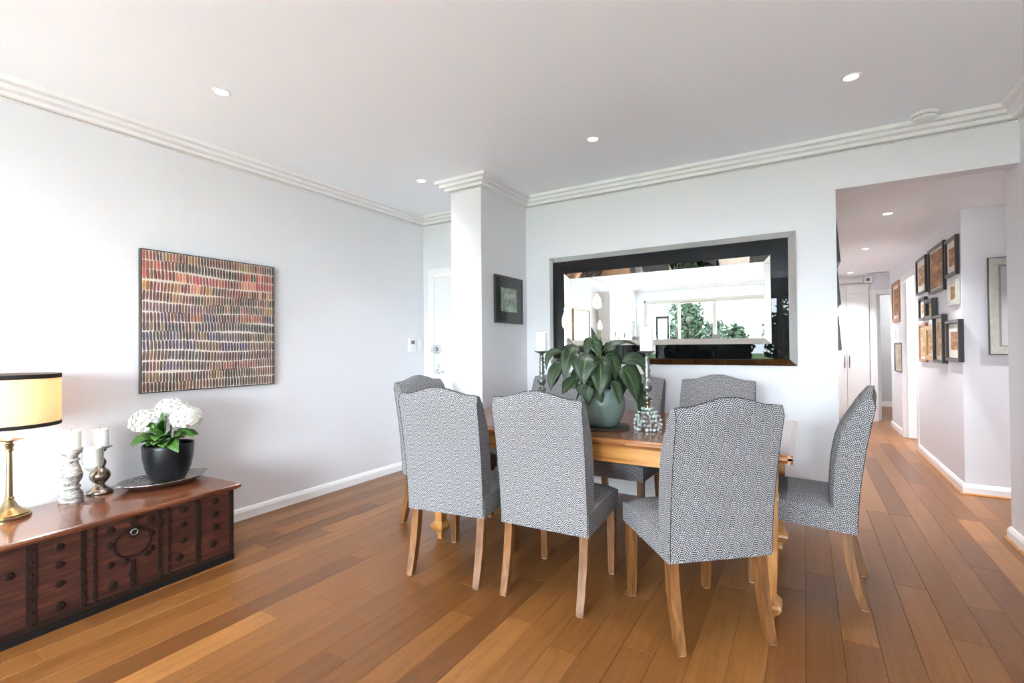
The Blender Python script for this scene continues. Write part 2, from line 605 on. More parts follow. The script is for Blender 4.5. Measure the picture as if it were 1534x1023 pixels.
# window wall: head and two piers; the sliding doors fill the rest
WX0, WX1, WZ = -3.36, 0.95, 2.34
w = MB()
w.box(XL, WX0, YW - T, YW, 0, ZC)
w.box(WX1, XR, YW - T, YW, 0, ZC)
w.box(WX0, WX1, YW - T, YW, WZ, ZC)
struct('wall_window', w, M['wall'])
struct('ceiling', MB().box(XL - T, XR + T, YW - T, YB + T, ZC, ZC + 0.1), M['ceil'])
# corridor
struct('ceiling_hall', MB().box(XO - T, 3.2, YB + T, 13, ZH, ZH + 0.1), M['hallceil'])
struct('wall_hall_left', MB().box(XO - T, XO, YB + T, YE, 0, ZH), M['wall'])
w = MB()
w.box(XH, 3.2, YF, YF + 0.1, 0, ZH)
struct('wall_facing', w, M['wall'])
w = MB()
w.box(XH, XH + 0.1, YF + 0.1, 7.27, 0, ZH)
w.box(XH, XH + 0.1, 7.27, 8.2, 2.06, ZH)
w.box(XH, XH + 0.1, 8.2, 9.25, 0, ZH)
struct('wall_hall_right', w, M['wall'])
w = MB()
w.box(XO - T, 0.99, YE, YE + 0.1, 0, ZH)
w.box(0.99, 1.80, YE, YE + 0.1, 2.03, ZH)
w.box(1.80, 3.2, YE, YE + 0.1, 0, ZH)
struct('wall_far', w, M['wall'])
struct('wall_side_room', MB().box(XH + 0.1, 3.2, 9.15, 9.25, 0, ZH), M['wall'])
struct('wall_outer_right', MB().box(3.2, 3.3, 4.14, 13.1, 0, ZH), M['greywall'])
struct('wall_hall_return', MB().box(XR + T, 3.2, 4.14, 4.26, 0, ZH + 0.1), M['wall'])
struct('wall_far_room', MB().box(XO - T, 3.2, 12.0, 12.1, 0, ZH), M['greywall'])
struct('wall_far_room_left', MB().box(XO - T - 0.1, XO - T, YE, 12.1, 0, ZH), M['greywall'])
# entry lobby behind the front door
struct('wall_entry_back', MB().box(XL - T, XO - T, YB + 0.6, YB + 0.7, 0, ZC), M['wall'])


# --- stepped cornice swept round the room with mitred corners
def sweep(path, prof, closed=True):
    mb = MB()
    n = len(path)
    rings = []
    for i in range(n):
        p = Vector(path[i])
        a = Vector(path[(i - 1) % n])
        b = Vector(path[(i + 1) % n])
        d1 = (p - a).normalized() if (closed or i > 0) else (b - p).normalized()
        d2 = (b - p).normalized() if (closed or i < n - 1) else d1
        n1 = Vector((d1.y, -d1.x))
        n2 = Vector((d2.y, -d2.x))
        mit = (n1 + n2) / (1 + n1.dot(n2))
        rings.append([(p.x + mit.x * o_, p.y + mit.y * o_, z_) for o_, z_ in prof])
    if closed:
        rings.append(rings[0])
    return mb.ring_loft(rings, cap=not closed)


def cornice_prof(z):
    pr = [(-0.002, z), (0.100, z)]
    for o_, z1, z2 in ((0.100, 0.0, 0.026), (0.070, 0.032, 0.054), (0.040, 0.060, 0.082)):
        pr += [(o_, z - z1 - 0.0005), (o_, z - z2), (o_ - 0.020, z - z2), (o_ - 0.040, z - z2 - 0.001), (o_ - 0.040, z - z2 - 0.006)]
    pr += [(0.010, z - 0.088), (0.010, z - 0.093), (-0.002, z - 0.093)]
    pr = [p for i, p in enumerate(pr) if not (i and p[0] > 0.001 and False)]
    return pr


path = [(XL, YW), (XL, YB), (-2.57, YB), (-2.57, 3.25), (-2.26, 3.25), (-2.26, YB), (XR, YB), (XR, YW)]
struct('trim_1', sweep(path, cornice_prof(ZC + 0.001)), M['trim'])
# --- baseboards
bprof = [(-0.002, 0.0), (0.018, 0.0), (0.018, 0.055), (0.014, 0.066), (0.009, 0.078), (0.004, 0.083), (-0.002, 0.085)]
for nm, pth in (('baseboard_left', [(XL, YW + 0.01), (XL, YB)]),
                ('baseboard_column', [(-2.57, YB), (-2.57, 3.25), (-2.26, 3.25), (-2.26, YB), (XO, YB), (XO, YB + 0.5)]),
                ('baseboard_right', [(XR + T, 4.26), (XR, 4.26), (XR, YW + 0.01)]),
                ('baseboard_hall', [(XH, 7.20), (XH, YF), (3.2, YF)]),
                ('baseboard_hall_end', [(XH, 9.25), (XH, 8.27)])):
    # orientation: keep the room on the side the profile grows to
    if nm in ('baseboard_hall', 'baseboard_hall_end'):
        pth = list(pth)
        pr = [(-o_, z_) for o_, z_ in bprof] if nm == 'x' else bprof
        d = Vector(pth[1]) - Vector(pth[0])
        grow = Vector((d.y, -d.x)).normalized()
        if grow.x > 0:
            pth = pth[::-1]
    struct(nm, sweep(pth, bprof, closed=False), M['trim'])
# beading strip of timber along the boards' foot in the corridor
qprof = [(-0.001, 0.0), (0.032, 0.0), (0.031, 0.006), (0.027, 0.011), (0.019, 0.013), (-0.001, 0.013)]
for i, pth in enumerate(([(XL, YW + 0.01), (XL, YB)], [(3.2, YF), (XH, YF), (XH, 7.20)][::-1], [(XR + T, 4.26), (XR, 4.26), (XR, YW + 0.01)])):
    d = Vector(pth[1]) - Vector(pth[0])
    if i == 1 and Vector((d.y, -d.x)).x > 0:
        pth = pth[::-1]
    if i:
        struct('trim_%d' % (i + 1), sweep(pth, qprof, closed=False), M['apron'])

# --- floor: slab, planks as parts (the 290 that show largest singly, the rest joined)
floor = struct('floor', MB().box(XL - T, 3.3, YW - T, 13.1, -0.15, -0.011), M['gap'])
PW = 0.131


def plank_verts(x0, x1, y0, y1):
    b = 0.0014
    return ([(x0, y0, -0.011), (x1, y0, -0.011), (x1, y1, -0.011), (x0, y1, -0.011),
             (x0, y0, -b), (x1, y0, -b), (x1, y1, -b), (x0, y1, -b),
             (x0 + b, y0 + b, 0), (x1 - b, y0 + b, 0), (x1 - b, y1 - b, 0), (x0 + b, y1 - b, 0)],
            [(3, 2, 1, 0), (0, 1, 5, 4), (1, 2, 6, 5), (2, 3, 7, 6), (3, 0, 4, 7),
             (4, 5, 9, 8), (5, 6, 10, 9), (6, 7, 11, 10), (7, 4, 8, 11), (8, 9, 10, 11)])


rf = random.Random(11)
planks = []
x = XL
while x < 3.2:
    y = YW - rf.uniform(0, 1.6)
    while y < 13:
        L = rf.uniform(0.75, 2.1)
        y0, y1 = max(y, YW), min(y + L, 13)
        y += L
        if y1 - y0 < 0.05 or (x > 1.25 and y1 < 4.3):
            continue
        x1 = min(x + PW, 3.2)
        tn = min(1, max(0, rf.gauss(0.48, 0.18)))
        planks.append((x + 0.0003, x1 - 0.0003, y0 + 0.0003, y1 - 0.0003, (tn, rf.random(), rf.random(), 1)))
    x += PW


def shows(p):
    a = 0
    for fy in (0.1, 0.5, 0.9):
        c = Vector(((p[0] + p[1]) / 2, p[2] + (p[3] - p[2]) * fy, -CAMH))
        z = c.dot(fw)
        if z < 0.3:
            continue
        px, py = 767 + FPX * c.dot(rt) / z, 511 - FPX * c.dot(up) / z
        if -40 < px < 1574 and py < 1063 and not (c.x > XO + 0.9 and c.y > 5.4) and not (c.y > 4.1 and c.x < XO):
            a += (p[3] - p[2]) / 3 * CAMH / z ** 3
    return a


planks.sort(key=shows, reverse=True)
rest, rt_tone = MB(), []
for i, p in enumerate(planks):
    vs, fs = plank_verts(*p[:4])
    if i < 290 and shows(p) > 0:
        MB().add(vs, fs).build('plank', M['floor'], floor, tone=p[4])
    else:
        rest.add(vs, fs)
        rt_tone += [p[4]] * len(vs)
o = rest.build('planking', M['floor'], floor, tone=lambda i: rt_tone[i])
o['kind'] = 'stuff'

# --- entry door
d1 = tag(empty('door_1', (0, 0, 0)), kind='structure')
mb = MB()
mb.box(-3.47, -3.405, YB - 0.018, YB + T, 0, 2.09)
mb.box(-3.405, -2.575, YB - 0.018, YB + T, 2.025, 2.09)
mb.build('architrave', M['trim'], d1)
leaf = MB().bev(-3.40, -2.575, YB + 0.01, YB + 0.05, 0.006, 2.018, 0.002).build('door_leaf', M['door'], d1)
mb = MB()
mb.bev(-3.415, -3.315, YB - 0.018, YB + 0.01, 1.185, 1.275, 0.004)
mb.bev(-3.435, -3.40, YB - 0.020, YB - 0.004, 1.20, 1.255, 0.003)
lk = mb.build('deadlock', M['chrome'], d1)
mb = MB()
rg = [[(-3.362 + r_ * math.cos(a_), y_, 1.232 + r_ * math.sin(a_)) for a_ in [2 * math.pi * k / 20 for k in range(20)]]
      for r_, y_ in ((0.026, YB - 0.017), (0.026, YB - 0.022), (0.021, YB - 0.022), (0.021, YB - 0.0215))]
mb.ring_loft(rg)
mb.build('lock_ring', M['grey_plastic'], lk)
MB().bev(-3.367, -3.357, YB - 0.034, YB - 0.02, 1.212, 1.252, 0.003).build('thumb_turn', M['chrome'], lk)
mb = MB()
for zc, r in ((0.99, 0.030), (1.055, 0.024)):
    rg = [[(-3.36 + r_ * math.cos(a_), y_, zc + r_ * math.sin(a_)) for a_ in [2 * math.pi * k / 20 for k in range(20)]]
          for r_, y_ in ((r, YB + 0.010), (r, YB + 0.002), (r * 0.8, YB - 0.002))]
    mb.ring_loft(rg)
mb.build('rosette', M['chrome'], d1, angle=40)
mb = MB()
mb.tube([(-3.36, YB, 0.99), (-3.36, YB - 0.04, 0.99), (-3.35, YB - 0.05, 0.99), (-3.26, YB - 0.05, 0.988)], [0.010, 0.010, 0.010, 0.008], 10)
mb.build('lever', M['chrome'], d1, smooth=True)

# --- corridor side door (open) with its lining
d2 = tag(empty('door_2'), kind='structure')
mb = MB()
mb.box(XH - 0.014, XH + 0.114, 8.19, 8.27, 0, 2.13)
mb.box(XH - 0.014, XH + 0.114, 7.20, 7.275, 0, 2.13)
mb.box(XH - 0.014, XH + 0.114, 7.275, 8.19, 2.055, 2.13)
mb.build('architrave', M['trim'], d2)
MB().bev(XH + 0.03, XH + 0.82, 8.12, 8.158, 0.006, 2.05, 0.002).build('door_leaf', M['door'], d2)
mb = MB()
mb.bev(XH + 0.745, XH + 0.785, 8.112, 8.121, 0.94, 1.08, 0.003)
mb.tube([(XH + 0.76, 8.115, 1.02), (XH + 0.76, 8.07, 1.02), (XH + 0.66, 8.065, 1.02)], 0.009, 8)
mb.build('door_handle', M['chrome'], d2, angle=40)

# --- far doorway
d3 = tag(empty('door_3'), kind='structure')
mb = MB()
mb.box(0.90, 0.99, YE - 0.02, YE + 0.12, 0, 2.11)
mb.box(0.99, 1.80, YE - 0.02, YE + 0.12, 2.03, 2.11)
mb.box(0.925, 0.965, YE - 0.028, YE - 0.018, 0, 2.09)
mb.box(0.99, 1.005, YE + 0.03, YE + 0.07, 0, 2.03)
mb.build('architrave', M['trim'], d3)
MB().bev(1.005, 1.045, YE + 0.08, YE + 0.85, 0.006, 2.02, 0.002).build('door_leaf', M['door'], d3)
MB().tube([(1.04, YE + 0.78, 1.02), (1.085, YE + 0.78, 1.02), (1.09, YE + 0.70, 1.02)], 0.009, 8).build('door_handle', M['grey_plastic'], d3, smooth=True)
struct('baseboard_far_room', MB().box(XO - T, 3.2, 11.982, 12.0, 0, 0.10), M['trim'])

# --- window wall: sliding doors
wn = tag(empty('window_1'), kind='structure')
mb = MB()
mb.box(WX0, WX0 + 0.05, YW - 0.11, YW + 0.012, 0, WZ)
mb.box(WX1 - 0.05, WX1, YW - 0.11, YW + 0.012, 0, WZ)
mb.box(WX0, WX1, YW - 0.11, YW + 0.012, WZ - 0.05, WZ)
mb.box(WX0, WX1, YW - 0.11, YW + 0.0, 0.0, 0.03)
mb.build('window_frame', M['alu'], wn)
sl = [(-3.31, -2.55), (-2.55, -1.77), (-1.77, -0.45), (-0.45, 0.90)]
for i, (a_, b_) in enumerate(sl):
    yy = YW - 0.045 - 0.04 * (i % 2)
    mb = MB()
    fwid = 0.032 if i < 2 else 0.055
    mb.box(a_, a_ + fwid, yy, yy + 0.035, 0.03, WZ - 0.05)
    mb.box(b_ - fwid, b_, yy, yy + 0.035, 0.03, WZ - 0.05)
    mb.box(a_ + fwid, b_ - fwid, yy, yy + 0.035, WZ - 0.10, WZ - 0.05)
    mb.box(a_ + fwid, b_ - fwid, yy, yy + 0.035, 0.03, 0.10)
    so = mb.build('sash', M['alu'], wn)
    MB().box(a_ + fwid, b_ - fwid, yy + 0.014, yy + 0.020, 0.10, WZ - 0.10).build('pane', M['pane'], so)
struct('added_sky_blocker', MB().box(-7.0, 5.0, YW - T - 1.9, YW - T, 2.62, 2.80), M['trim'])  # unseen slab added to keep high sky light off the floor
# light pours through the sliding doors: a sampling portal at the opening
pl = bpy.data.lights.new('window_portal', 'AREA')
pl.shape = 'RECTANGLE'
pl.size, pl.size_y = WX1 - WX0, WZ
po = bpy.data.objects.new('window_portal', pl)
pl.cycles.is_portal = True
po.location = ((WX0 + WX1) / 2, YW - 0.14, WZ / 2)
po.rotation_euler = (rad(90), 0, 0)
C.objects.link(po)


# ------------------------------------------------------------------ lights in the ceilings
def downlight(x, y, z, power, label, group):
    t_ = thing('downlight', label, 'downlight', (x, y, z), 0, group)
    MB().lathe([(0.030, -0.001), (0.046, -0.001), (0.046, -0.004), (0.040, -0.007), (0.034, -0.006), (0.030, -0.002)], n=28).build('trim_ring', M['white_plastic'], t_, angle=40)
    MB().lathe([(0.031, -0.0015), (0.031, -0.003)], n=24).build('lens', M['lens'], t_)
    l_ = bpy.data.lights.new('downlight_lamp', 'SPOT')
    l_.energy = power
    l_.color = (0.97, 0.97, 1.0)
    l_.spot_size = rad(100)
    l_.spot_blend = 1.0
    l_.shadow_soft_size = 0.03
    lo = bpy.data.objects.new('downlight_lamp', l_)
    lo.location = (0, 0, -0.012)
    lo.parent = t_
    C.objects.link(lo)
    return t_


G1 = 'recessed downlights in the dining room ceiling'
for (x_, y_, lb) in ((-2.70, 1.42, 'recessed ceiling downlight nearest the striped-stroke painting and the left wall'),
                     (-1.21, 3.075, 'recessed ceiling downlight in front of the wall mirror, above the back of the table'),
                     (-2.74, 3.07, 'recessed ceiling downlight beside the column cornice, near the entry door'),
                     (0.227, 3.09, 'recessed ceiling downlight near the smoke detector, right side of the ceiling'),
                     (-1.21, 1.0, 'recessed ceiling downlight overhead behind the dining table, seen only in the mirror'),
                     (-2.2, -1.0, 'recessed ceiling downlight by the white cupboard, seen only in the mirror'),
                     (-0.7, -1.3, 'recessed ceiling downlight midway to the sliding doors, seen only in the mirror'),
                     (-1.9, -2.9, 'recessed ceiling downlight closest to the sliding doors, seen only in the mirror')):
    downlight(x_, y_, ZC, DOWNLIGHT_W, lb, G1)
G2 = 'recessed downlights along the corridor ceiling'
for (y_, lb) in ((5.18, 'nearest of the three recessed downlights in the corridor ceiling'),
                 (6.95, 'middle one of the three recessed downlights in the corridor ceiling'),
                 (9.15, 'farthest recessed downlight in the corridor ceiling, before the wardrobe doors')):
    downlight(0.62, y_, ZH, HALL_W, lb, G2)

downlight(1.95, 4.85, ZH, HALL_W, 'added unseen fill light round the corner by the silver framed mirror, hidden by the right wall', G2)  # added out of view to brighten the facing wall
for nm, lc, pw in (('added_side_room_light', (2.2, 7.2, 2.1), 55.0), ('added_far_room_light', (2.0, 11.0, 2.1), 22.0)):  # unseen point lights added to brighten the open side door and far room
    pl_ = bpy.data.lights.new(nm, 'POINT')
    pl_.energy, pl_.shadow_soft_size = pw, 0.15
    lo = bpy.data.objects.new(nm, pl_)
    lo.location = lc
    C.objects.link(lo)

# smoke detector
t_ = thing('smoke_detector', 'round white smoke detector on the ceiling near the right cornice', 'smoke detector', (0.645, 3.83, ZC))
MB().lathe([(0.066, 0.0), (0.066, -0.012), (0.060, -0.016), (0.060, -0.028), (0.052, -0.038), (0.018, -0.041), (0.0001, -0.041)], n=32).build('housing', M['white_plastic'], t_, angle=30)
MB().lathe([(0.0615, -0.019), (0.0615, -0.024)], n=32, cap=False).build('vent_slot', M['grey_plastic'], t_)
MB().lathe([(0.010, -0.040), (0.010, -0.043), (0.0001, -0.043)], n=12).build('test_button', M['white_plastic'], t_)
# corridor ceiling vent and box
t_ = thing('ceiling_vent', 'dark grey slot vent in the far corridor ceiling', 'vent', (1.0, 9.35, ZH))
MB().box(-0.17, 0.115, -0.06, 0.06, -0.012, 0).build('vent_frame', M['white_plastic'], t_)
MB().box(-0.15, 0.10, -0.045, 0.045, -0.0135, -0.011).build('grille', M['grey_plastic'], t_)
t_ = thing('sensor_box', 'small white sensor box high on the far corridor wall above the doorway', 'sensor', (0.885, YE, 2.28))
MB().bev(-0.06, 0.06, -0.04, 0, -0.055, 0.055, 0.008).build('housing', M['white_plastic'], t_)
MB().bev(-0.022, 0.022, -0.043, -0.038, -0.022, 0.022, 0.004).build('sensor_lens', M['grey_plastic'], t_)

# thermostat and light switches
t_ = thing('thermostat', 'small white thermostat with a grey display on the left wall by the entry', 'thermostat', (XL, 3.80, 1.275))
MB().bev(0, 0.022, -0.05, 0.05, -0.07, 0.07, 0.005).build('housing', M['white_plastic'], t_)
MB().box(0.02, 0.0235, -0.025, 0.03, 0.012, 0.05).build('display', M['grey_plastic'], t_)


def switch(loc, label, nx, group=None):
    t_ = thing('light_switch', label, 'switch', loc, 0, group)
    MB().bev(min(0, nx * 0.01), max(0, nx * 0.01), -0.036, 0.036, -0.058, 0.058, 0.003).build('plate', M['white_plastic'], t_)
    MB().bev(min(nx * 0.009, nx * 0.015), max(nx * 0.009, nx * 0.015), -0.012, 0.012, -0.02, 0.02, 0.002).build('rocker', M['trim'], t_)


switch((XL, 3.925, 1.285), 'white light switch plate beside the thermostat on the left wall', 1)
switch((XH, 8.80, 1.385), 'white light switch plate left of two, between the upper and lower corridor pictures', -1)
switch((XH, 8.38, 1.375), 'white light switch plate right of two, next to the corridor side door', -1)

# ------------------------------------------------------------------ wardrobe at the corridor's end
t_ = thing('wardrobe', 'off-white built-in wardrobe with two tall doors at the corridor end', 'wardrobe', (0, YE, 0))
MB().box(XO + 0.005, 0.89, -0.02, -0.001, 0.0, 0.09).build('kickboard', M['wardrobe'], t_)
MB().box(XO + 0.005, 0.815, -0.035, -0.001, 2.24, 2.30).build('cornice', M['wardrobe'], t_)
for a_, b_, hx in ((XO + 0.01, 0.586, 0.555), (0.590, 0.888, 0.62)):
    dd = MB().bev(a_, b_, -0.045, -0.02, 0.092, 2.215, 0.003).build('door', M['wardrobe'], t_)
    MB().tube([(hx, -0.04, 0.86), (hx, -0.07, 0.88), (hx, -0.082, 0.96), (hx, -0.07, 1.04), (hx, -0.04, 1.06)], 0.008, 8).build('handle', M['bronze'], dd, smooth=True)


# ------------------------------------------------------------------ pictures
def picture(axis, wallpos, sgn, u0, u1, z0, z1, fmat, fw_, depth, name, label, mats, matw, pmat, group=None, lean=0.0, roll=0.0, glass=True):
    """axis 'x': hangs on a wall x=wallpos facing sgn; u is y.  axis 'y': on a wall y=wallpos."""
    uc, zc = (u0 + u1) / 2, (z0 + z1) / 2
    w2, h2 = (u1 - u0) / 2, (z1 - z0) / 2
    t_ = thing(name, label, 'picture' if 'mirror' not in name else 'mirror', (0, 0, 0), 0, group)
    # local frame: u along local X, out of the wall = -Y, z up
    fr = MB()
    d0, d1_ = -0.004, -depth
    prof = [(0, d0), (0, d1_ + 0.004), (0.004, d1_), (fw_ - 0.004, d1_), (fw_, d1_ + 0.006), (fw_, d0)]
    rings = []
    for cx, cz in ((-1, -1), (1, -1), (1, 1), (-1, 1), (-1, -1)):
        rings.append([(cx * (w2 - o_), y_, cz * (h2 - o_)) for o_, y_ in prof])
    fr.ring_loft(rings, cap=False)
    fr.build('frame', fmat, t_)
    iw, ih = w2 - fw_, h2 - fw_
    MB().box(-iw - 0.002, iw + 0.002, -depth * 0.45, -0.006, -ih - 0.002, ih + 0.002).build('mount' if mats else 'backing', mats or M['mat_white'], t_)
    y1 = -depth * 0.45
    MB().box(-iw + matw, iw - matw, y1 - 0.0015, y1 + 0.0005, -ih + matw, ih - matw).build('print' if 'mirror' not in name else 'mirror_glass', pmat, t_)
    if glass:
        MB().box(-iw, iw, y1 - 0.006, y1 - 0.004, -ih, ih).build('glass', M['clearglass'], t_)
    if axis == 'x':
        rz = math.pi / 2 if sgn > 0 else -math.pi / 2
        # local -Y must map to sgn*X
        t_.location = (wallpos, uc, zc)
    else:
        rz = 0
        t_.location = (uc, wallpos, zc)
    t_.rotation_euler = (-lean, roll, rz)
    t_.rotation_mode = 'XYZ'
    return t_


# portrait on the column's side (faces +x)
picture('x', -2.26, 1, 3.425, 3.895, 1.457, 1.872, M['frame_black'], 0.018, 0.022, 'framed_photograph',
        'black framed photograph with dark mount on the side of the white column', M['dark_mat'], 0.085, M['greyprint'])
GH = 'framed pictures on the corridor right wall'
Hp = [(6.60, 7.10, 1.79, 2.185, 'frame_black', 0.025, 'mat_white', 0.07, 'sepia2', 'black framed pale print, top row, farthest of the three', 0.03),
      (5.83, 6.47, 1.74, 2.195, 'frame_black', 0.03, None, 0.02, 'sepia', 'large black framed brown engraving in the middle of the top row', 0.03),
      (5.40, 5.77, 1.83, 2.165, 'frame_black', 0.03, 'mat_white', 0.06, 'sepia', 'dark framed upright picture nearest the corner in the top row', 0.03),
      (5.40, 5.69, 1.575, 1.79, 'frame_silver', 0.022, None, 0.03, 'sepia', 'small silver framed sepia picture under the top row near the corner', 0.03),
      (6.63, 6.95, 1.497, 1.745, 'frame_black', 0.03, 'mat_white', 0.04, 'sepia2', 'small black framed picture beside the side door, middle row', 0.035),
      (6.20, 6.52, 1.49, 1.695, 'frame_black', 0.04, None, 0.01, 'sepia2', 'small dark thick framed picture in the centre of the corridor group', 0.05),
      (6.66, 7.02, 1.045, 1.465, 'frame_wood', 0.03, None, 0.03, 'sepia2', 'brown wooden framed picture lowest beside the side door', 0.025),
      (6.26, 6.64, 1.072, 1.43, 'frame_gold', 0.05, None, 0.02, 'sepia2', 'gilt framed narrow picture in the lower row', 0.03),
      (5.83, 6.22, 1.06, 1.515, 'frame_black', 0.028, 'mat_white', 0.04, 'sepia2', 'tall black framed picture in the lower row next to the gilt one', 0.045),
      (5.30, 5.74, 1.09, 1.445, 'frame_black', 0.03, 'mat_white', 0.07, 'sepia', 'black framed print with wide pale mount in the lower row near the corner', 0.04),
      (8.27, 8.90, 1.55, 2.11, 'frame_wood', 0.045, None, 0.05, 'sepia', 'brown wooden framed picture high beyond the side door', 0.03),
      (8.20, 8.81, 0.85, 1.257, 'frame_black', 0.02, None, 0.02, 'beigeprint', 'thin black framed beige picture low beyond the side door', 0.02)]
for (a_, b_, z0, z1, fm, fwid, mm, mw, pm, lb, dp) in Hp:
    picture('x', XH, -1, a_, b_, z0, z1, M[fm], fwid, dp, 'framed_picture', lb, M[mm] if mm else None, mw, M[pm], GH, glass=False)
GL = 'framed pictures on the corridor left wall seen edge on'
for (a_, z0, z1, lb) in ((4.55, 1.86, 2.215, 'dark framed picture edge on at the opening, uppermost of three'),
                         (4.55, 1.54, 1.835, 'dark framed picture edge on at the opening, middle of three'),
                         (4.50, 1.20, 1.455, 'dark framed picture edge on at the opening, lowest of three')):
    picture('x', XO, 1, a_ - 0.2, a_ + 0.25, z0, z1, M['frame_black'], 0.03, 0.03, 'framed_picture', lb, M['mat_white'], 0.05, M['sepia'], GL, lean=0.07)
picture('y', YF, 1, 1.28, 1.80, 1.155, 1.93, M['frame_silver'], 0.058, 0.04, 'framed_mirror',
        'silver framed mirror with dark rim partly hidden behind the right wall', None, 0.0, M['mirror'], glass=False)
fm_ = bpy.data.objects['framed_mirror']
mb = MB()
for (x0, x1, z0, z1) in ((-0.264, -0.255, -0.392, 0.392), (0.255, 0.264, -0.392, 0.392), (-0.255, 0.255, 0.383, 0.392), (-0.255, 0.255, -0.392, -0.383)):
    mb.box(x0, x1, -0.036, -0.004, z0, z1)
mb.build('outer_rim', M['frame_black'], fm_)
mb = MB()
for (x0, x1, z0, z1) in ((-0.202, -0.190, -0.330, 0.330), (0.190, 0.202, -0.330, 0.330), (-0.190, 0.190, 0.318, 0.330), (-0.190, 0.190, -0.330, -0.318)):
    mb.box(x0, x1, -0.030, -0.0185, z0, z1)
mb.build('inner_slip', M['pewter'], fm_)
# large pale picture on the left wall behind the camera (seen in the mirror only)
picture('x', XL, 1, -0.75, 0.0, 0.75, 1.93, M['frame_wood'], 0.02, 0.03, 'framed_canvas', 'large pale canvas in a thin timber frame, seen in the mirror', None, 0.01, M['paleprint'], glass=False)
picture('x', XL, 1, -3.62, -3.22, 0.95, 1.90, M['frame_silver'], 0.06, 0.05, 'corner_mirror', 'tall silver framed mirror in the room corner, seen in the wall mirror', None, 0.0, M['mirror'], glass=False)

# ------------------------------------------------------------------ stroke painting on the left wall
pt = thing('painting', 'unframed square canvas of rows of coloured brush strokes on the left wall', 'painting', (XL, 0, 0))
PY0, PY1, PZ0, PZ1, PD = 1.368, 2.237, 0.985, 1.878, 0.035
MB().bev(0.001, PD, PY0, PY1, PZ0, PZ1, 0.003).build('canvas', M['canvas'], pt)
mb = MB()
for (y0, y1, z0, z1) in ((PY0 - 0.006, PY0, PZ0 - 0.006, PZ1 + 0.006), (PY1, PY1 + 0.006, PZ0 - 0.006, PZ1 + 0.006), (PY0, PY1, PZ0 - 0.006, PZ0), (PY0, PY1, PZ1, PZ1 + 0.006)):
    mb.box(0.003, PD, y0, y1, z0, z1)
mb.build('edge_band', M['frame_black'], pt)
rp = random.Random(5)
mb, tones = MB(), []
NROW = 14
pals = [[(150, 60, 45), (120, 44, 40), (176, 96, 80), (88, 34, 38), (70, 60, 78), (150, 112, 60)],
        [(172, 70, 60), (140, 40, 46), (196, 110, 88), (110, 30, 40), (128, 60, 72), (64, 50, 60)],
        [(186, 84, 64), (196, 112, 86), (150, 40, 44), (110, 26, 34), (170, 60, 76), (120, 74, 50)],
        [(172, 120, 52), (128, 66, 44), (186, 116, 84), (120, 44, 60), (100, 60, 50), (80, 40, 50)],
        [(110, 64, 48), (92, 46, 46), (66, 50, 44), (140, 96, 56), (104, 52, 66), (52, 38, 44)],
        [(100, 64, 86), (76, 44, 70), (150, 112, 64), (60, 60, 58), (48, 52, 60), (120, 70, 80)],
        [(90, 40, 54), (60, 40, 90), (76, 50, 72), (150, 76, 56), (48, 44, 74), (88, 56, 70)],
        [(100, 52, 66), (64, 56, 60), (58, 62, 68), (38, 34, 64), (120, 96, 66), (72, 50, 76)],
        [(52, 48, 96), (92, 62, 54), (120, 92, 52), (58, 46, 60), (46, 52, 60), (84, 56, 72)],
        [(110, 58, 72), (64, 46, 92), (54, 48, 88), (80, 58, 76), (60, 44, 56), (96, 66, 64)],
        [(100, 54, 62), (88, 60, 70), (60, 48, 70), (56, 56, 60), (116, 84, 56), (76, 40, 52)],
        [(70, 46, 78), (96, 50, 64), (110, 74, 56), (130, 60, 56), (58, 46, 62), (84, 58, 58)],
        [(100, 64, 44), (124, 86, 50), (86, 44, 48), (70, 48, 44), (112, 56, 58), (56, 42, 52)],
        [(116, 60, 36), (96, 48, 36), (80, 44, 40), (70, 40, 48), (54, 42, 62), (104, 70, 50)]]
for r in range(NROW):
    zt = PZ1 - (PZ1 - PZ0) * r / NROW
    n_ = 44 + rp.randint(-2, 3)
    tilt = rp.uniform(-0.12, 0.16)
    ph = rp.uniform(0, 6)
    cur = 0
    for i in range(n_):
        fy = (i + 0.5) / n_
        yc = PY0 + (PY1 - PY0) * fy
        wav = 0.007 * math.sin(4 * fy + r * 0.8) + 0.004 * math.sin(9 * fy + ph)
        zc = zt - 0.5 * (PZ1 - PZ0) / NROW + (wav if 0 < r < NROW - 1 else wav * 0.2)
        if rp.random() < 0.45:
            cur = rp.randrange(6)
        c_ = pals[r][cur]
        j = rp.uniform(0.66, 1.06)
        col = rgb(*[max(8, min(235, q * j)) for q in c_])
        hw = (PY1 - PY0) / n_ * 0.43 * rp.uniform(0.85, 1.08)
        hh = (PZ1 - PZ0) / NROW * 0.505 * rp.uniform(0.88, 1.03)
        a_ = tilt + rp.uniform(-0.08, 0.08)
        ring = []
        for k in range(10):
            th = 2 * math.pi * k / 10
            cu, cv = math.cos(th), math.sin(th)
            du = hw * math.copysign(abs(cu) ** 0.6, cu)
            dv = hh * math.copysign(abs(cv) ** 0.45, cv)
            yy = min(PY1 - 0.001, max(PY0 + 0.001, yc + du + dv * a_ * 0.5))
            zz = min(PZ1 - 0.001, max(PZ0 + 0.001, zc + dv))
            ring.append((yy, zz))
        vs = [(PD + 0.0002, p[0], p[1]) for p in ring] + [(PD + 0.0012, yc + (p[0] - yc) * 0.86, zc + (p[1] - zc) * 0.95) for p in ring]
        mb.add(vs, [(k, (k + 1) % 10, (k + 1) % 10 + 10, k + 10) for k in range(10)] + [tuple(range(10, 20))])
        tones += [col] * 20
so = mb.build('brush_strokes', M['strokes'], pt, tone=lambda i: tones[i])
so['kind'] = 'stuff'

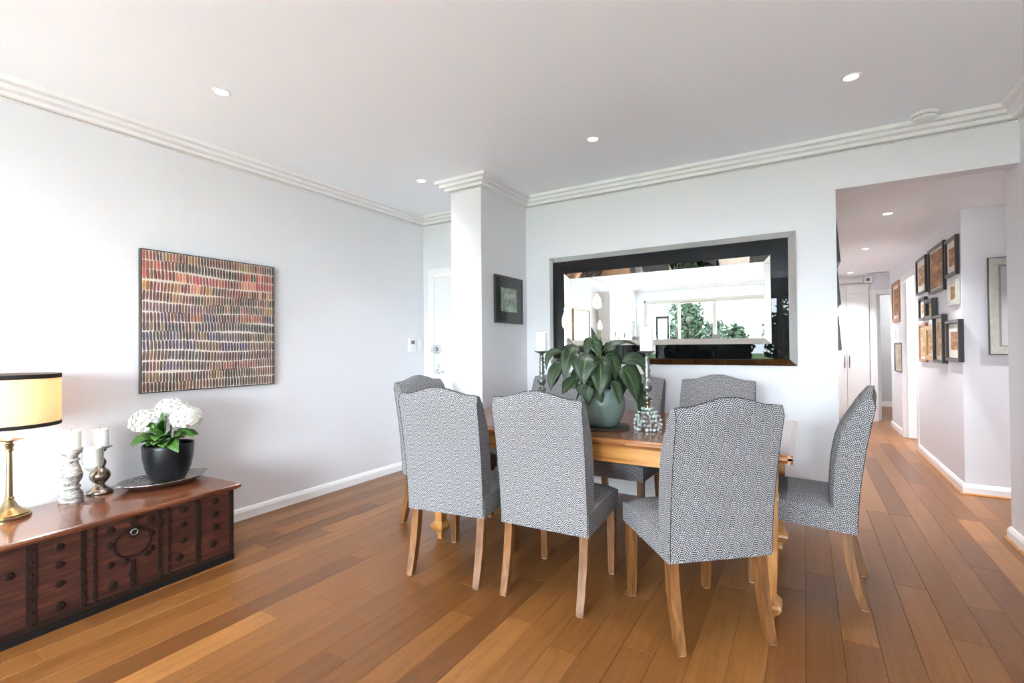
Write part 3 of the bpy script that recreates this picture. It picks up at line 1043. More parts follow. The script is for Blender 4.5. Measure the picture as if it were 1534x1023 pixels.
# ------------------------------------------------------------------ the big mirror
mr = thing('wall_mirror', 'wide wall mirror with faceted silver edges and a black glass border above the dining table', 'mirror', (0, YB, 0))
MX0, MX1, MZ0, MZ1 = -2.005, -0.046, 1.095, 2.060


def quad_plate(c4, th=0.004):
    f_ = [Vector(p) for p in c4]
    n_ = (f_[1] - f_[0]).cross(f_[2] - f_[0]).normalized()
    if n_.y > 0:
        n_ = -n_
    b_ = [p - n_ * th for p in f_]
    return MB().add(f_ + b_, [(0, 1, 2, 3), (7, 6, 5, 4), (0, 4, 5, 1), (1, 5, 6, 2), (2, 6, 7, 3), (3, 7, 4, 0)])


def strips(name, mat, o0, y0, o1, y1):
    g = 0.0007
    A = [(MX0 + o0, MZ0 + o0), (MX1 - o0, MZ0 + o0), (MX1 - o0, MZ1 - o0), (MX0 + o0, MZ1 - o0)]
    B = [(MX0 + o1, MZ0 + o1), (MX1 - o1, MZ0 + o1), (MX1 - o1, MZ1 - o1), (MX0 + o1, MZ1 - o1)]
    for i in range(4):
        j = (i + 1) % 4
        c4 = [(A[i][0], y0, A[i][1]), (A[j][0], y0, A[j][1]), (B[j][0], y1, B[j][1]), (B[i][0], y1, B[i][1])]
        cen = sum((Vector(p) for p in c4), Vector()) / 4
        c4 = [Vector(p) + (cen - Vector(p)).normalized() * g for p in c4]
        quad_plate(c4).build(name, mat, mr)


MB().box(MX0 + 0.01, MX1 - 0.01, -0.012, -0.001, MZ0 + 0.01, MZ1 - 0.01).build('backing', M['black'], mr)
strips('outer_bevel', M['bevelmirror'], 0.0, -0.016, 0.048, -0.046)
strips('black_border', M['blackglass'], 0.050, -0.047, 0.158, -0.047)
strips('inner_bevel', M['bevelmirror'], 0.160, -0.046, 0.205, -0.030)
MB().box(MX0 + 0.206, MX1 - 0.206, -0.030, -0.026, MZ0 + 0.206, MZ1 - 0.206).build('mirror_glass', M['mirror'], mr)

# ------------------------------------------------------------------ dining table
TX0, TX1, TY0, TY1, TZ = -2.16, -0.05, 2.375, 3.50, 0.775
tb = thing('dining_table', 'long polished brown draw-leaf dining table with a golden oak apron', 'table', (0, 0, 0))


def top_section(x0, x1, y0, y1, name, ends):
    e = 0.016
    x0e, x1e = x0 + (e if ends[0] else 0), x1 - (e if ends[1] else 0)
    o = MB().bev(x0e, x1e, y0 + e, y1 - e, TZ - 0.022, TZ, 0.003).build(name, M['tabletop'], tb)
    # moulded edge: two steps
    ed = MB()
    ex0, ex1 = (x0, x1)
    prof = [(0.0, TZ - 0.024), (0.0, TZ - 0.014), (0.005, TZ - 0.008), (0.013, TZ - 0.004), (0.020, TZ - 0.003), (0.020, TZ - 0.040), (0.012, TZ - 0.040), (0.006, TZ - 0.030)]
    for yy, sg in ((y0, 1), (y1, -1)):
        ed.prism([(yy + sg * o_, z_) for o_, z_ in prof], 0, x0, x1)
    if ends[0]:
        ed.prism([(x0 + o_, z_) for o_, z_ in prof], 1, y0, y1)
    if ends[1]:
        ed.prism([(x1 - o_, z_) for o_, z_ in prof], 1, y0, y1)
    ed.build('edge_moulding', M['tableedge'], o, angle=30)
    # border boards inlaid round the panel, proud by a hair
    bw = 0.085
    rects = [(x0e + 0.002, x1e - 0.002, y0 + e + 0.002, y0 + e + bw), (x0e + 0.002, x1e - 0.002, y1 - e - bw, y1 - e - 0.002)]
    if ends[0]:
        rects.append((x0e + 0.002, x0e + bw, y0 + e + bw + 0.001, y1 - e - bw - 0.001))
    if ends[1]:
        rects.append((x1e - bw, x1e - 0.002, y0 + e + bw + 0.001, y1 - e - bw - 0.001))
    for q in rects:
        MB().box(*q, TZ - 0.001, TZ + 0.0006).build('border_board', M['tableborder'], o)
    return o


top_section(TX0, -1.422, TY0, TY1, 'draw_leaf', (1, 0))
top_section(-1.42, -0.782, TY0 + 0.012, TY1 - 0.012, 'tabletop', (0, 0))
top_section(-0.78, TX1, TY0, TY1, 'draw_leaf', (0, 1))
ai = 0.065
mb_ = lambda: MB()
for (x0, x1, y0, y1) in ((TX0 + ai, TX1 - ai, TY0 + ai, TY0 + ai + 0.022), (TX0 + ai, TX1 - ai, TY1 - ai - 0.022, TY1 - ai),
                         (TX0 + ai, TX0 + ai + 0.022, TY0 + ai + 0.023, TY1 - ai - 0.023), (TX1 - ai - 0.022, TX1 - ai, TY0 + ai + 0.023, TY1 - ai - 0.023)):
    a_ = MB().bev(x0, x1, y0, y1, 0.645, TZ - 0.0225, 0.002).build('apron', M['apron'], tb)
    lx = x1 - x0 > y1 - y0
    if lx:
        s0 = y0 - 0.004 if y0 < 3 else y1
        MB().bev(x0, x1, s0, s0 + 0.004, 0.640, 0.655, 0.0015).build('bead', M['apron'], a_)
for sx in (0, 1):
    for sy in (0, 1):
        cx = TX0 + ai + 0.035 if sx == 0 else TX1 - ai - 0.035
        cyy = TY0 + ai + 0.035 if sy == 0 else TY1 - ai - 0.035
        L_ = MB()

        def sq(h, z):
            return [(cx - h, cyy - h, z), (cx + h, cyy - h, z), (cx + h, cyy + h, z), (cx - h, cyy + h, z)]
        L_.ring_loft([sq(0.040, 0.735), sq(0.040, 0.62), sq(0.037, 0.585), sq(0.034, 0.580), sq(0.041, 0.572), sq(0.041, 0.556), sq(0.034, 0.550),
                      sq(0.037, 0.54), sq(0.036, 0.40), sq(0.030, 0.20), sq(0.026, 0.115)])
        lo_ = L_.build('leg', M['tableleg'], tb)
        F_ = MB()
        F_.ring_loft([sq(0.026, 0.118), sq(0.046, 0.092), sq(0.048, 0.078), sq(0.038, 0.058), sq(0.022, 0.040), sq(0.016, 0.020), sq(0.018, 0.0)])
        F_.build('foot', M['tableleg'], lo_)

# ------------------------------------------------------------------ dining chairs (local: faces +Y)
def make_chair(name):
    ch = empty(name)
    # backrest
    nx_, nz_ = 16, 16
    zb, ztop = 0.362, 1.002
    front, back = [], []
    for iz in range(nz_ + 1):
        v_ = iz / nz_
        rf_, rb_ = [], []
        for ix in range(nx_ + 1):
            u_ = -1 + 2 * ix / nx_
            s_ = abs(u_)
            crest = 0.036 * (1 - smoothstep(0.06, 0.80, s_)) - 0.005 * smoothstep(0.92, 1.0, s_)
            z_ = zb + (ztop + crest - zb) * v_
            hw = 0.232 + 0.008 * v_ 
            x_ = hw * u_
            zz = (z_ - zb) / (ztop - zb)
            yb = -0.232 - 0.085 * zz ** 1.7
            th = 0.105 + 0.025 * math.sin(math.pi * min(1, zz * 0.9)) - 0.045 * smoothstep(0.65, 1.0, zz)
            th *= (1 - 0.16 * smoothstep(0.82, 1.0, s_))
            bulge = 0.008 * (1 - s_ ** 2) * math.sin(math.pi * min(1, v_))
            roundtop = 0.020 * smoothstep(0.93, 1.0, v_)
            rb_.append((x_, yb - bulge * 0.5 + roundtop, z_))
            rf_.append((x_, yb + th + bulge - roundtop * 0.9, z_))
        back.append(rb_)
        front.append(rf_)
    mb = MB()
    n1 = nx_ + 1
    vs = [p for r in back for p in r] + [p for r in front for p in r]
    N_ = len(back) * n1
    fs = []
    for i in range(nz_):
        for j in range(nx_):
            a = i * n1 + j
            fs.append((a, a + 1, a + n1 + 1, a + n1))
            fs.append((a + N_, a + n1 + N_, a + n1 + 1 + N_, a + 1 + N_))
    for j in range(nx_):
        a = j
        fs.append((a, a + N_, a + 1 + N_, a + 1))
        a = nz_ * n1 + j
        fs.append((a, a + 1, a + 1 + N_, a + N_))
    for i in range(nz_):
        a = i * n1
        fs.append((a, a + n1, a + n1 + N_, a + N_))
        a = i * n1 + nx_
        fs.append((a, a + N_, a + n1 + N_, a + n1))
    mb.add(vs, fs)
    mb.build('backrest', M['fabric'], ch, boxuv=True, angle=50)
    # seam piping round the back panel's top and sides
    pth = [Vector(back[i][0]) for i in range(0, nz_)] + [Vector(p) for p in back[nz_]] + [Vector(back[i][nx_]) for i in range(nz_ - 1, -1, -1)]
    MB().tube(pth, 0.0017, 5).build('piping', M['piping'], ch, smooth=True)
    # seat
    bm = bmesh.new()
    sy0, sy1, sz0, sz1 = -0.225, 0.265, 0.352, 0.475
    nxx, nyy = 8, 8
    mb = MB()
    top, bot = [], []
    for iy in range(nyy + 1):
        for ix in range(nxx + 1):
            u_, v_ = -1 + 2 * ix / nxx, iy / nyy
            hw = 0.236 - 0.006 * v_
            crown = 0.012 * (1 - u_ ** 4) * (1 - (2 * v_ - 1) ** 4)
            edge = 0.014 * (smoothstep(0.8, 1.0, abs(u_)) ** 2) + 0.016 * smoothstep(0.88, 1.0, v_) ** 2
            top.append((hw * u_, sy0 + (sy1 - sy0) * v_, sz1 + crown - edge + 0.008 * v_))
            bot.append((hw * u_, sy0 + (sy1 - sy0) * v_, sz0 + 0.012 * v_))
    n1 = nxx + 1
    N_ = len(top)
    fs = []
    for i in range(nyy):
        for j in range(nxx):
            a = i * n1 + j
            fs.append((a, a + 1, a + n1 + 1, a + n1))
            fs.append((a + N_, a + n1 + N_, a + n1 + 1 + N_, a + 1 + N_))
    for j in range(nxx):
        fs.append((j, j + N_, j + 1 + N_, j + 1))
        a = nyy * n1 + j
        fs.append((a, a + 1, a + 1 + N_, a + N_))
    for i in range(nyy):
        a = i * n1
        fs.append((a, a + n1, a + n1 + N_, a + N_))
        a = i * n1 + nxx
        fs.append((a, a + N_, a + n1 + N_, a + n1))
    mb.add(top + bot, fs)
    mb.build('seat', M['fabric'], ch, boxuv=True, angle=55)
    # legs
    for sx in (-1, 1):
        lg = MB()
        rings = []
        for z_, yc_, h in ((0.372, -0.185, 0.021), (0.30, -0.190, 0.021), (0.20, -0.204, 0.0205), (0.10, -0.226, 0.0195), (0.012, -0.252, 0.018), (0.003, -0.254, 0.017)):
            xc_ = sx * (0.205 - 0.002 * (0.37 - z_))
            rings.append([(xc_ - h, yc_ - h, z_), (xc_ + h, yc_ - h, z_), (xc_ + h, yc_ + h, z_), (xc_ - h, yc_ + h, z_)])
        lg.ring_loft(rings)
        lo_ = lg.build('leg', M['leg'], ch)
        MB().box(sx * 0.2043 - 0.014, sx * 0.2043 + 0.014, -0.268, -0.240, 0.0, 0.004).build('glide', M['rubber'], lo_)
        lg = MB()
        rings = []
        for z_, h in ((0.372, 0.022), (0.20, 0.020), (0.012, 0.0165), (0.003, 0.0155)):
            xc_ = sx * 0.203
            rings.append([(xc_ - h, 0.225 - h, z_), (xc_ + h, 0.225 - h, z_), (xc_ + h, 0.225 + h, z_), (xc_ - h, 0.225 + h, z_)])
        lg.ring_loft(rings)
        lo_ = lg.build('leg', M['leg'], ch)
        MB().box(sx * 0.203 - 0.013, sx * 0.203 + 0.013, 0.212, 0.238, 0.0, 0.004).build('glide', M['rubber'], lo_)
    return ch


chairs = [((-1.708, 2.272), 8, 'dotted fabric dining chair with its back to the viewer, leftmost of the front row'),
          ((-1.117, 2.328), 2, 'dotted fabric dining chair with its back to the viewer, before the lily pot'),
          ((-0.458, 2.352), 41, 'dotted fabric dining chair swivelled askew at the right end of the front row'),
          ((-0.012, 3.024), 85.5, 'dotted fabric dining chair seen side on at the right head of the table'),
          ((-0.53, 3.375), 180, 'dotted fabric dining chair against the back wall, top showing above the askew chair'),
          ((-1.135, 3.375), 180, 'dotted fabric dining chair against the back wall behind the glass-bead candlestick'),
          ((-1.745, 3.375), 180, 'dotted fabric dining chair against the back wall behind the small left candlestick'),
          ((-2.225, 2.765), -91, 'dotted fabric dining chair at the left head of the table by the entry')]
proto = make_chair('dining_chair')
for i, ((x_, y_), a_, lb) in enumerate(chairs):
    o = proto if i == 0 else copy_tree(proto)
    o.location = (x_, y_, 0)
    o.rotation_euler = (0, 0, rad(a_))
    tag(o, lb, 'chair', 'dotted fabric chairs around the dining table')

# ------------------------------------------------------------------ peace lily on the table
LC = Vector((-1.017, 2.695, TZ))
rtv, twd = Vector((rt0.x, rt0.y, 0)), Vector((-fw.x, -fw.y, 0)).normalized()


def leaf_mesh(pts, width, hint, fold=0.22, wp=0.75, name='leaf', mat=None, parent=None, th=0.0008, ncross=4):
    """solid thin blade along pts; width tapers to the tip."""
    mb = MB()
    n = len(pts) - 1
    tops, bots, uvs = [], [], []
    for i, p in enumerate(pts):
        u_ = i / n
        d = (pts[min(i + 1, n)] - pts[max(i - 1, 0)]).normalized()
        sd = d.cross(hint)
        sd = sd.normalized() if sd.length > 1e-4 else d.orthogonal().normalized()
        nn = sd.cross(d).normalized()
        wd = width / 2 * max(0.02, math.sin(math.pi * min(1, u_ ** wp)) ** 0.85) if u_ < 1 else 0.0008
        for k in range(ncross + 1):
            q_ = -1 + 2 * k / ncross
            lift = fold * wd * (abs(q_) - 0.5) + 0.10 * wd * math.sin(11 * u_ + 4 * q_ + 40 * width) * abs(q_)
            tops.append(p + sd * (wd * q_) + nn * lift)
            bots.append(tops[-1] - nn * th)
            uvs.append((k / ncross, u_))
    n1 = ncross + 1
    N_ = len(tops)
    fs = []
    for i in range(n):
        for k in range(ncross):
            a = i * n1 + k
            fs.append((a, a + 1, a + n1 + 1, a + n1))
            fs.append((a + N_, a + n1 + N_, a + n1 + 1 + N_, a + 1 + N_))
        a = i * n1
        fs.append((a, a + n1, a + n1 + N_, a + N_))
        a += ncross
        fs.append((a, a + N_, a + n1 + N_, a + n1))
    mb.add(tops + bots, fs)
    for i, q in enumerate(uvs + uvs):
        mb.uv[i] = q
    return mb.build(name, mat, parent, smooth=True)


lily = thing('potted_peace_lily', 'peace lily with glossy drooping leaves in a pale green pot on the table', 'plant', LC + Vector((0, 0, 0.012)))
LO = Vector((0, 0, 0))
MB().lathe([(0.0005, 0), (0.078, 0), (0.088, 0.006), (0.112, 0.05), (0.127, 0.10), (0.130, 0.135), (0.124, 0.170), (0.110, 0.196), (0.107, 0.205), (0.113, 0.212),
            (0.112, 0.216), (0.104, 0.214), (0.100, 0.204), (0.100, 0.185), (0.0005, 0.185)], n=44, cap=False).build('pot', M['celadon'], lily, smooth=True)
MB().lathe([(0.0005, 0.190), (0.05, 0.192), (0.0995, 0.188)], n=24, cap=False).build('soil', M['soil'], lily, smooth=True)


def P3(x_, y_, tw):
    """reference drawing coordinates (1450 units per metre) to plant-local metres"""
    return rtv * ((x_ - 642) / 1450) + twd * tw + Vector((0, 0, (905 - y_) / 1450))


spec = [  # base, mid, tip (x, y, toward), width, hint mode
    ((520, 300, 0.06), (440, 330, 0.16), (452, 548, 0.15), 0.140, 'f'),
    ((600, 360, 0.09), (590, 440, 0.17), (572, 645, 0.16), 0.105, 'f'),
    ((770, 415, 0.09), (850, 440, 0.15), (878, 690, 0.14), 0.115, 'f'),
    ((915, 520, 0.05), (945, 640, 0.09), (920, 812, 0.09), 0.070, 'f'),
    ((430, 235, 0.02), (330, 240, 0.09), (300, 525, 0.10), 0.090, 'f'),
    ((300, 385, 0.03), (200, 400, 0.07), (190, 605, 0.07), 0.070, 'f'),
    ((305, 285, -0.02), (160, 240, -0.02), (168, 440, -0.01), 0.045, 'f'),
    ((640, 275, 0.02), (780, 150, 0.03), (942, 238, 0.03), 0.060, 'u'),
    ((800, 370, 0.02), (1000, 260, 0.04), (1010, 570, 0.06), 0.075, 'f'),
    ((590, 250, 0.0), (585, 180, 0.01), (545, 75, 0.02), 0.032, 'f'),
    ((560, 185, 0.05), (575, 230, 0.08), (585, 310, 0.09), 0.070, 'f'),
    ((540, 160, 0.0), (510, 200, 0.03), (500, 330, 0.03), 0.050, 'f'),
    ((690, 520, 0.11), (740, 560, 0.14), (742, 715, 0.135), 0.065, 'f'),
    ((500, 560, 0.12), (480, 600, 0.14), (490, 722, 0.135), 0.065, 'f'),
    ((570, 600, 0.125), (580, 640, 0.14), (598, 700, 0.135), 0.045, 'f'),
    ((400, 505, 0.08), (340, 520, 0.1), (285, 630, 0.10), 0.085, 'u'),
    ((450, 545, 0.10), (430, 570, 0.125), (428, 640, 0.12), 0.055, 'f'),
    ((660, 260, -0.02), (720, 230, 0.02), (760, 330, 0.04), 0.085, 'f'),
    ((700, 300, 0.02), (740, 320, 0.08), (720, 520, 0.10), 0.080, 'f'),
    ((640, 330, 0.05), (660, 420, 0.1), (640, 600, 0.11), 0.085, 'f'),
    ((860, 390, -0.03), (930, 420, -0.02), (960, 520, 0.0), 0.055, 'f'),
    ((780, 470, 0.02), (800, 520, 0.06), (790, 640, 0.08), 0.065, 'f'),
    ((350, 330, -0.05), (270, 380, -0.05), (262, 540, -0.03), 0.065, 'f'),
    ((930, 560, -0.03), (1000, 600, -0.03), (985, 710, -0.02), 0.055, 'f'),
    ((240, 410, -0.02), (270, 520, -0.01), (190, 600, 0.0), 0.030, 'u'),
    ((470, 420, 0.03), (400, 450, 0.08), (380, 590, 0.09), 0.07, 'f'),
]
rl = random.Random(3)
for k in range(30):    # leaves at the back and inside of the clump
    a_ = rl.uniform(0, 2 * math.pi)
    rr = rl.uniform(0.06, 0.15)
    h0 = rl.uniform(0.24, 0.40)
    dx_, tw_ = math.cos(a_) * rr, -abs(math.sin(a_)) * rr + rl.uniform(-0.02, 0.05)
    bx_, by_ = 642 + 1450 * dx_ * 0.6, 905 - 1450 * h0
    spec.append(((bx_, by_, tw_ * 0.6), (642 + 1450 * dx_ * 1.2, by_ - 30, tw_ * 1.2), (642 + 1450 * dx_ * 1.6, by_ + 1450 * rl.uniform(0.08, 0.16), tw_ * 1.5), rl.uniform(0.06, 0.09), 'r'))
for (b_, m_, e_, wd, hm) in spec:
    p0, p1, p2 = P3(*b_), P3(*m_), P3(*e_)
    out = ((p1 + p2) / 2)
    out.z = 0
    out = out.normalized() if out.length > 1e-3 else twd
    hint = {'f': twd * 1.0 + Vector((0, 0, 0.45)) + out * 0.5, 'u': Vector((0, 0, 1)) + twd * 0.5, 'r': out + Vector((0, 0, 0.6))}[hm]
    lf = leaf_mesh(bez(p0, p1, p2, 11), wd * 1.12, hint.normalized(), name='leaf', mat=M['lilyleaf'], parent=lily, wp=0.72)
    root = Vector((p0.x * 0.18, p0.y * 0.18, 0.19))
    d0 = (p1 - p0).normalized()
    ctl = p0 - d0 * (p0 - root).length * 0.35
    ctl = Vector((ctl.x * 0.6, ctl.y * 0.6, max(ctl.z, root.z + 0.5 * (p0.z - root.z))))
    MB().tube(bez(root, ctl, p0, 7), [0.0035 - 0.0002 * i for i in range(8)], 6).build('leaf_stalk', M['stem'], lily, smooth=True)


def spathe(px_, py_, tw, h, wdt, root=(0, 0, 0.19)):
    tip = P3(px_, py_, tw)
    base_ = tip - Vector((0, 0, h))
    MB().tube(bez(Vector(root), Vector((base_.x * 0.6, base_.y * 0.6, base_.z * 0.6)), base_, 8), 0.0032, 6).build('flower_stalk', M['stem'], lily, smooth=True)
    s = leaf_mesh(bez(base_, (base_ + tip) / 2 - twd * 0.012, tip, 10), wdt, twd + rtv * 0.2, fold=0.5, wp=0.62, name='spathe', mat=M['spathe'], parent=lily)
    MB().lathe([(0.0004, 0), (0.0045, 0.004), (0.0045, h * 0.42), (0.0004, h * 0.47)], base_ + twd * 0.008 + Vector((0, 0, 0.008)), 10).build('spadix', M['spadix'], lily, smooth=True)


zs = lambda X, Y: ((X - 790) * 5.685, (Y - 480) * 5.685)
spathe(*zs(896, 441), 0.0, 0.100, 0.066)
spathe(*zs(899, 482), 0.02, 0.062, 0.036)
spathe(*zs(848, 464), 0.03, 0.130, 0.052)

# dark board under the pot
bo = thing('serving_board', 'thin dark round board under the pale green lily pot', 'board', LC)
MB().lathe([(0.0005, 0), (0.150, 0), (0.154, 0.004), (0.154, 0.008), (0.150, 0.0115), (0.0005, 0.0115)], n=48, cap=False).build('disc', M['dark_slate'], bo, angle=35)
MB().lathe([(0.150, 0.0118), (0.152, 0.013), (0.150, 0.0118)], n=48, cap=False).build('rim_bead', M['dark_slate'], bo)

# ------------------------------------------------------------------ bead candlesticks on the table
rb = random.Random(9)


def bead_stick(name, label):
    t_ = empty(name)
    tag(t_, label, 'candlestick', group='glass-bead candlesticks on the dining table')
    # skirt of glass beads: strands fanning down from the collar
    B = MB()
    for k in range(17):
        a_ = 2 * math.pi * k / 17
        for j in range(6):
            u_ = j / 5
            r_ = 0.028 + 0.044 * math.sin(u_ * 1.9) + rb.uniform(-0.012, 0.008)
            z_ = 0.118 - 0.108 * u_ ** 1.15 + (0.0 if j < 5 else 0.0)
            s_ = rb.uniform(0.0055, 0.0105)
            z_ = max(z_, s_)
            aa = a_ + rb.uniform(-0.2, 0.2)
            B.ball((r_ * math.cos(aa), r_ * math.sin(aa), z_), s_, 7, 5)
    o = B.build('bead_skirt', M['bead'], t_, smooth=True)
    o['kind'] = 'stuff'
    W_ = MB()
    for k in range(5):
        a_ = 2 * math.pi * k / 5 + 0.3
        W_.tube([(0.006 * math.cos(a_), 0.006 * math.sin(a_), 0.125), (0.032 * math.cos(a_), 0.032 * math.sin(a_), 0.09),
                 (0.050 * math.cos(a_), 0.050 * math.sin(a_), 0.03), (0.052 * math.cos(a_), 0.052 * math.sin(a_), 0.0)], 0.003, 6)
    W_.build('wire_base', M['pewter'], t_, smooth=True)
    MB().lathe([(0.016, 0.105), (0.018, 0.118), (0.012, 0.130), (0.013, 0.142), (0.017, 0.150), (0.017, 0.158), (0.012, 0.162)], n=20).build('collar', M['brass'], t_, smooth=True)
    # knobbly glass stem
    prof = [(0.011, 0.160)]
    for z_, r_ in ((0.172, 0.020), (0.186, 0.024), (0.198, 0.014), (0.21, 0.010), (0.228, 0.022), (0.246, 0.025), (0.262, 0.018), (0.285, 0.012), (0.300, 0.017),
                   (0.318, 0.013), (0.338, 0.016), (0.352, 0.010), (0.366, 0.017), (0.378, 0.011), (0.395, 0.014), (0.405, 0.010), (0.416, 0.012)):
        prof.append((r_ * 1.2, z_))
    MB().lathe(prof, n=16).build('stem', M['stemglass'], t_, smooth=True)
    for k in range(9):
        pass
    MB().lathe([(0.010, 0.414), (0.014, 0.424), (0.030, 0.432), (0.048, 0.438), (0.050, 0.442), (0.046, 0.443), (0.010, 0.4425)], n=28).build('candle_plate', M['pewter'], t_, angle=40)
    return t_


def pillar_candle(loc, r_, h_, label, group):
    t_ = thing('pillar_candle', label, 'candle', loc, 0, group)
    MB().lathe([(0.0005, 0), (r_ - 0.002, 0), (r_, 0.002), (r_, h_ - 0.004), (r_ - 0.004, h_), (r_ * 0.5, h_ - 0.003), (0.0005, h_ - 0.005)], n=32, cap=False).build('wax', M['candle'], t_, angle=40)
    MB().tube([(0, 0, h_ - 0.006), (0.0005, 0, h_ + 0.004), (0.002, 0.001, h_ + 0.009)], 0.0012, 6).build('wick', M['black'], t_)
    return t_


bs = bead_stick('bead_candlestick', 'glass-bead candlestick with knobbly stem, right of the lily pot')
bs.location = (-0.762, 2.722, TZ + 0.0007)
b2 = copy_tree(bs)
b2.location = (-1.525, 2.90, TZ + 0.0007)
b2['label'] = 'glass-bead candlestick left of the lily, half hidden behind the middle chair'
GC = 'white pillar candles on the table candlesticks'
pillar_candle((-0.762, 2.722, TZ + 0.0007 + 0.443), 0.038, 0.138, 'white pillar candle on the bead candlestick right of the lily', GC)
pillar_candle((-1.525, 2.90, TZ + 0.0007 + 0.443), 0.037, 0.128, 'white pillar candle on the candlestick left of the lily', GC)

# ------------------------------------------------------------------ wooden chest
CHZ = 0.447
chA = rad(3.0)
ch = thing('wooden_chest', 'long dark iron-banded wooden chest against the left wall', 'chest', (-2.93, 1.605, 0), chA)
# local: front face at x=0 (facing +x), runs to y=-1.03, back at x=-0.53
CL, CD = 1.03, 0.52
MB().bev(-CD, 0, -CL, 0, 0.03, CHZ - 0.03, 0.004).build('body', M['chest'], ch)
MB().bev(-CD + 0.01, 0.004, -CL - 0.004, 0.004, 0.0, 0.032, 0.003).build('plinth', M['plinth'], ch)
mb = MB()
prof = [(0.0, CHZ - 0.034), (0.012, CHZ - 0.032), (0.016, CHZ - 0.026), (0.026, CHZ - 0.024), (0.031, CHZ - 0.016), (0.029, CHZ - 0.006), (0.022, CHZ)]
rings = []
for cx, cyy in ((1, 1), (1, -1), (-1, -1), (-1, 1)):
    pass
rings = []
for o_, z_ in prof:
    rings.append([(-CD - o_ * 0.3, -CL - o_, z_), (o_, -CL - o_, z_), (o_, o_, z_), (-CD - o_ * 0.3, o_, z_)])
mb.ring_loft(rings)
mb.build('lid', M['chestlid'], ch, angle=35)


def front_plate(y0, y1, z0, z1, th=0.004, name='iron_strap', nails=0):
    o = MB().bev(0.0, th, y0, y1, z0, z1, 0.001).build(name, M['iron'], ch)
    if nails:
        nb = MB()
        for k in range(nails):
            zz = z0 + (z1 - z0) * (k + 0.5) / nails
            nb.ball((th, (y0 + y1) / 2, zz), 0.006, 8, 4)
        nb.build('nail_head', M['iron'], o, smooth=True)
    return o


for yc, wd in ((-0.895, 0.034), (-0.715, 0.020), (-0.672, 0.014), (-0.395, 0.020), (-0.352, 0.014), (-0.205, 0.026), (-0.015, 0.028)):
    front_plate(yc - wd / 2, yc + wd / 2, 0.034, CHZ - 0.036, nails=7)
front_plate(-CL, 0, 0.034, 0.060, 0.003)


def rosette(y_, z_, r_=0.020):
    rg = []
    for rr_, x_ in ((1.0, 0.0005), (1.0, 0.003), (0.75, 0.006), (0.45, 0.004), (0.30, 0.0055), (0.02, 0.006)):
        rg.append([(x_, y_ + r_ * rr_ * math.cos(2 * math.pi * k / 16) * (1 + 0.10 * math.cos(8 * math.pi * k / 16) * (rr_ > 0.7)), z_ + r_ * rr_ * math.sin(2 * math.pi * k / 16)) for k in range(16)])
    MB().ring_loft(rg).build('rosette', M['iron'], ch, smooth=True)


for (y_, z_) in ((-0.80, 0.365), (-0.80, 0.285), (-0.80, 0.20), (-0.61, 0.375), (-0.61, 0.30), (-0.61, 0.205), (-0.55, 0.20), (-0.455, 0.205),
                 (-0.42, 0.385) if False else (-0.435, 0.375), (-0.435, 0.30), (-0.435, 0.225), (-0.28, 0.375), (-0.28, 0.295), (-0.28, 0.21),
                 (-0.11, 0.375), (-0.11, 0.30), (-0.11, 0.225), (-0.965, 0.30), (-0.52, 0.13), (-0.60, 0.105), (-0.30, 0.125), (-0.12, 0.13), (-0.80, 0.10)):
    rosette(y_, z_, 0.017 if z_ > 0.15 else 0.020)
# lock: round escutcheon, hasp strap, staple and ring
rg = []
for rr_, x_ in ((0.085, 0.0005), (0.085, 0.003), (0.079, 0.0045), (0.073, 0.003), (0.073, 0.0005), (0.085, 0.0005)):
    rg.append([(x_, -0.515 + rr_ * math.cos(2 * math.pi * k / 36), 0.285 + 0.9 * rr_ * math.sin(2 * math.pi * k / 36)) for k in range(36)])
MB().ring_loft(rg, cap=False).build('lock_plate', M['iron'], ch, angle=40)
hs = MB()
hs.prism([(y_ - 0.515, z_) for y_, z_ in ((-0.012, CHZ - 0.026), (0.012, CHZ - 0.026), (0.010, 0.395), (0.017, 0.385), (0.010, 0.372), (0.016, 0.352), (0.024, 0.335), (0.018, 0.316), (0.006, 0.306),
                                          (-0.006, 0.306), (-0.018, 0.316), (-0.024, 0.335), (-0.016, 0.352), (-0.010, 0.372), (-0.017, 0.385), (-0.010, 0.395))], 0, 0.006, 0.012)
hs.build('hasp', M['iron'], ch)
rgp = [(0.014 + 0.010 * math.sin(a_) * 0.3, -0.515 + 0.014 * math.sin(a_), 0.338 + 0.014 * math.cos(a_)) for a_ in [2 * math.pi * k / 14 for k in range(15)]]
MB().tube(rgp, 0.003, 6).build('staple_ring', M['pewter'], ch, smooth=True)
front_plate(-0.528, -0.502, 0.06, 0.20, 0.004, 'lock_strap', 3)
TOPZ = CHZ

# ------------------------------------------------------------------ table lamp on the chest
lx, ly = -3.305, 0.738
lamp = thing('table_lamp', 'brass table lamp with a cream drum shade banded in black, on the chest', 'lamp', (lx, ly, TOPZ))
MB().lathe([(0.0005, 0), (0.098, 0), (0.100, 0.004), (0.100, 0.010), (0.092, 0.014), (0.095, 0.020), (0.088, 0.026), (0.060, 0.034), (0.040, 0.050), (0.026, 0.074), (0.019, 0.085), (0.0005, 0.085)], n=40, cap=False, sx=0.80, sy=0.80).build('base', M['brass'], lamp, angle=40)
MB().lathe([(0.017, 0.084), (0.022, 0.088), (0.022, 0.094), (0.0155, 0.098), (0.0135, 0.30), (0.013, 0.315), (0.020, 0.320), (0.020, 0.328), (0.014, 0.332), (0.020, 0.340), (0.022, 0.350), (0.015, 0.356), (0.016, 0.362)], n=24, sx=0.85, sy=0.85).build('column', M['brass'], lamp, angle=40)
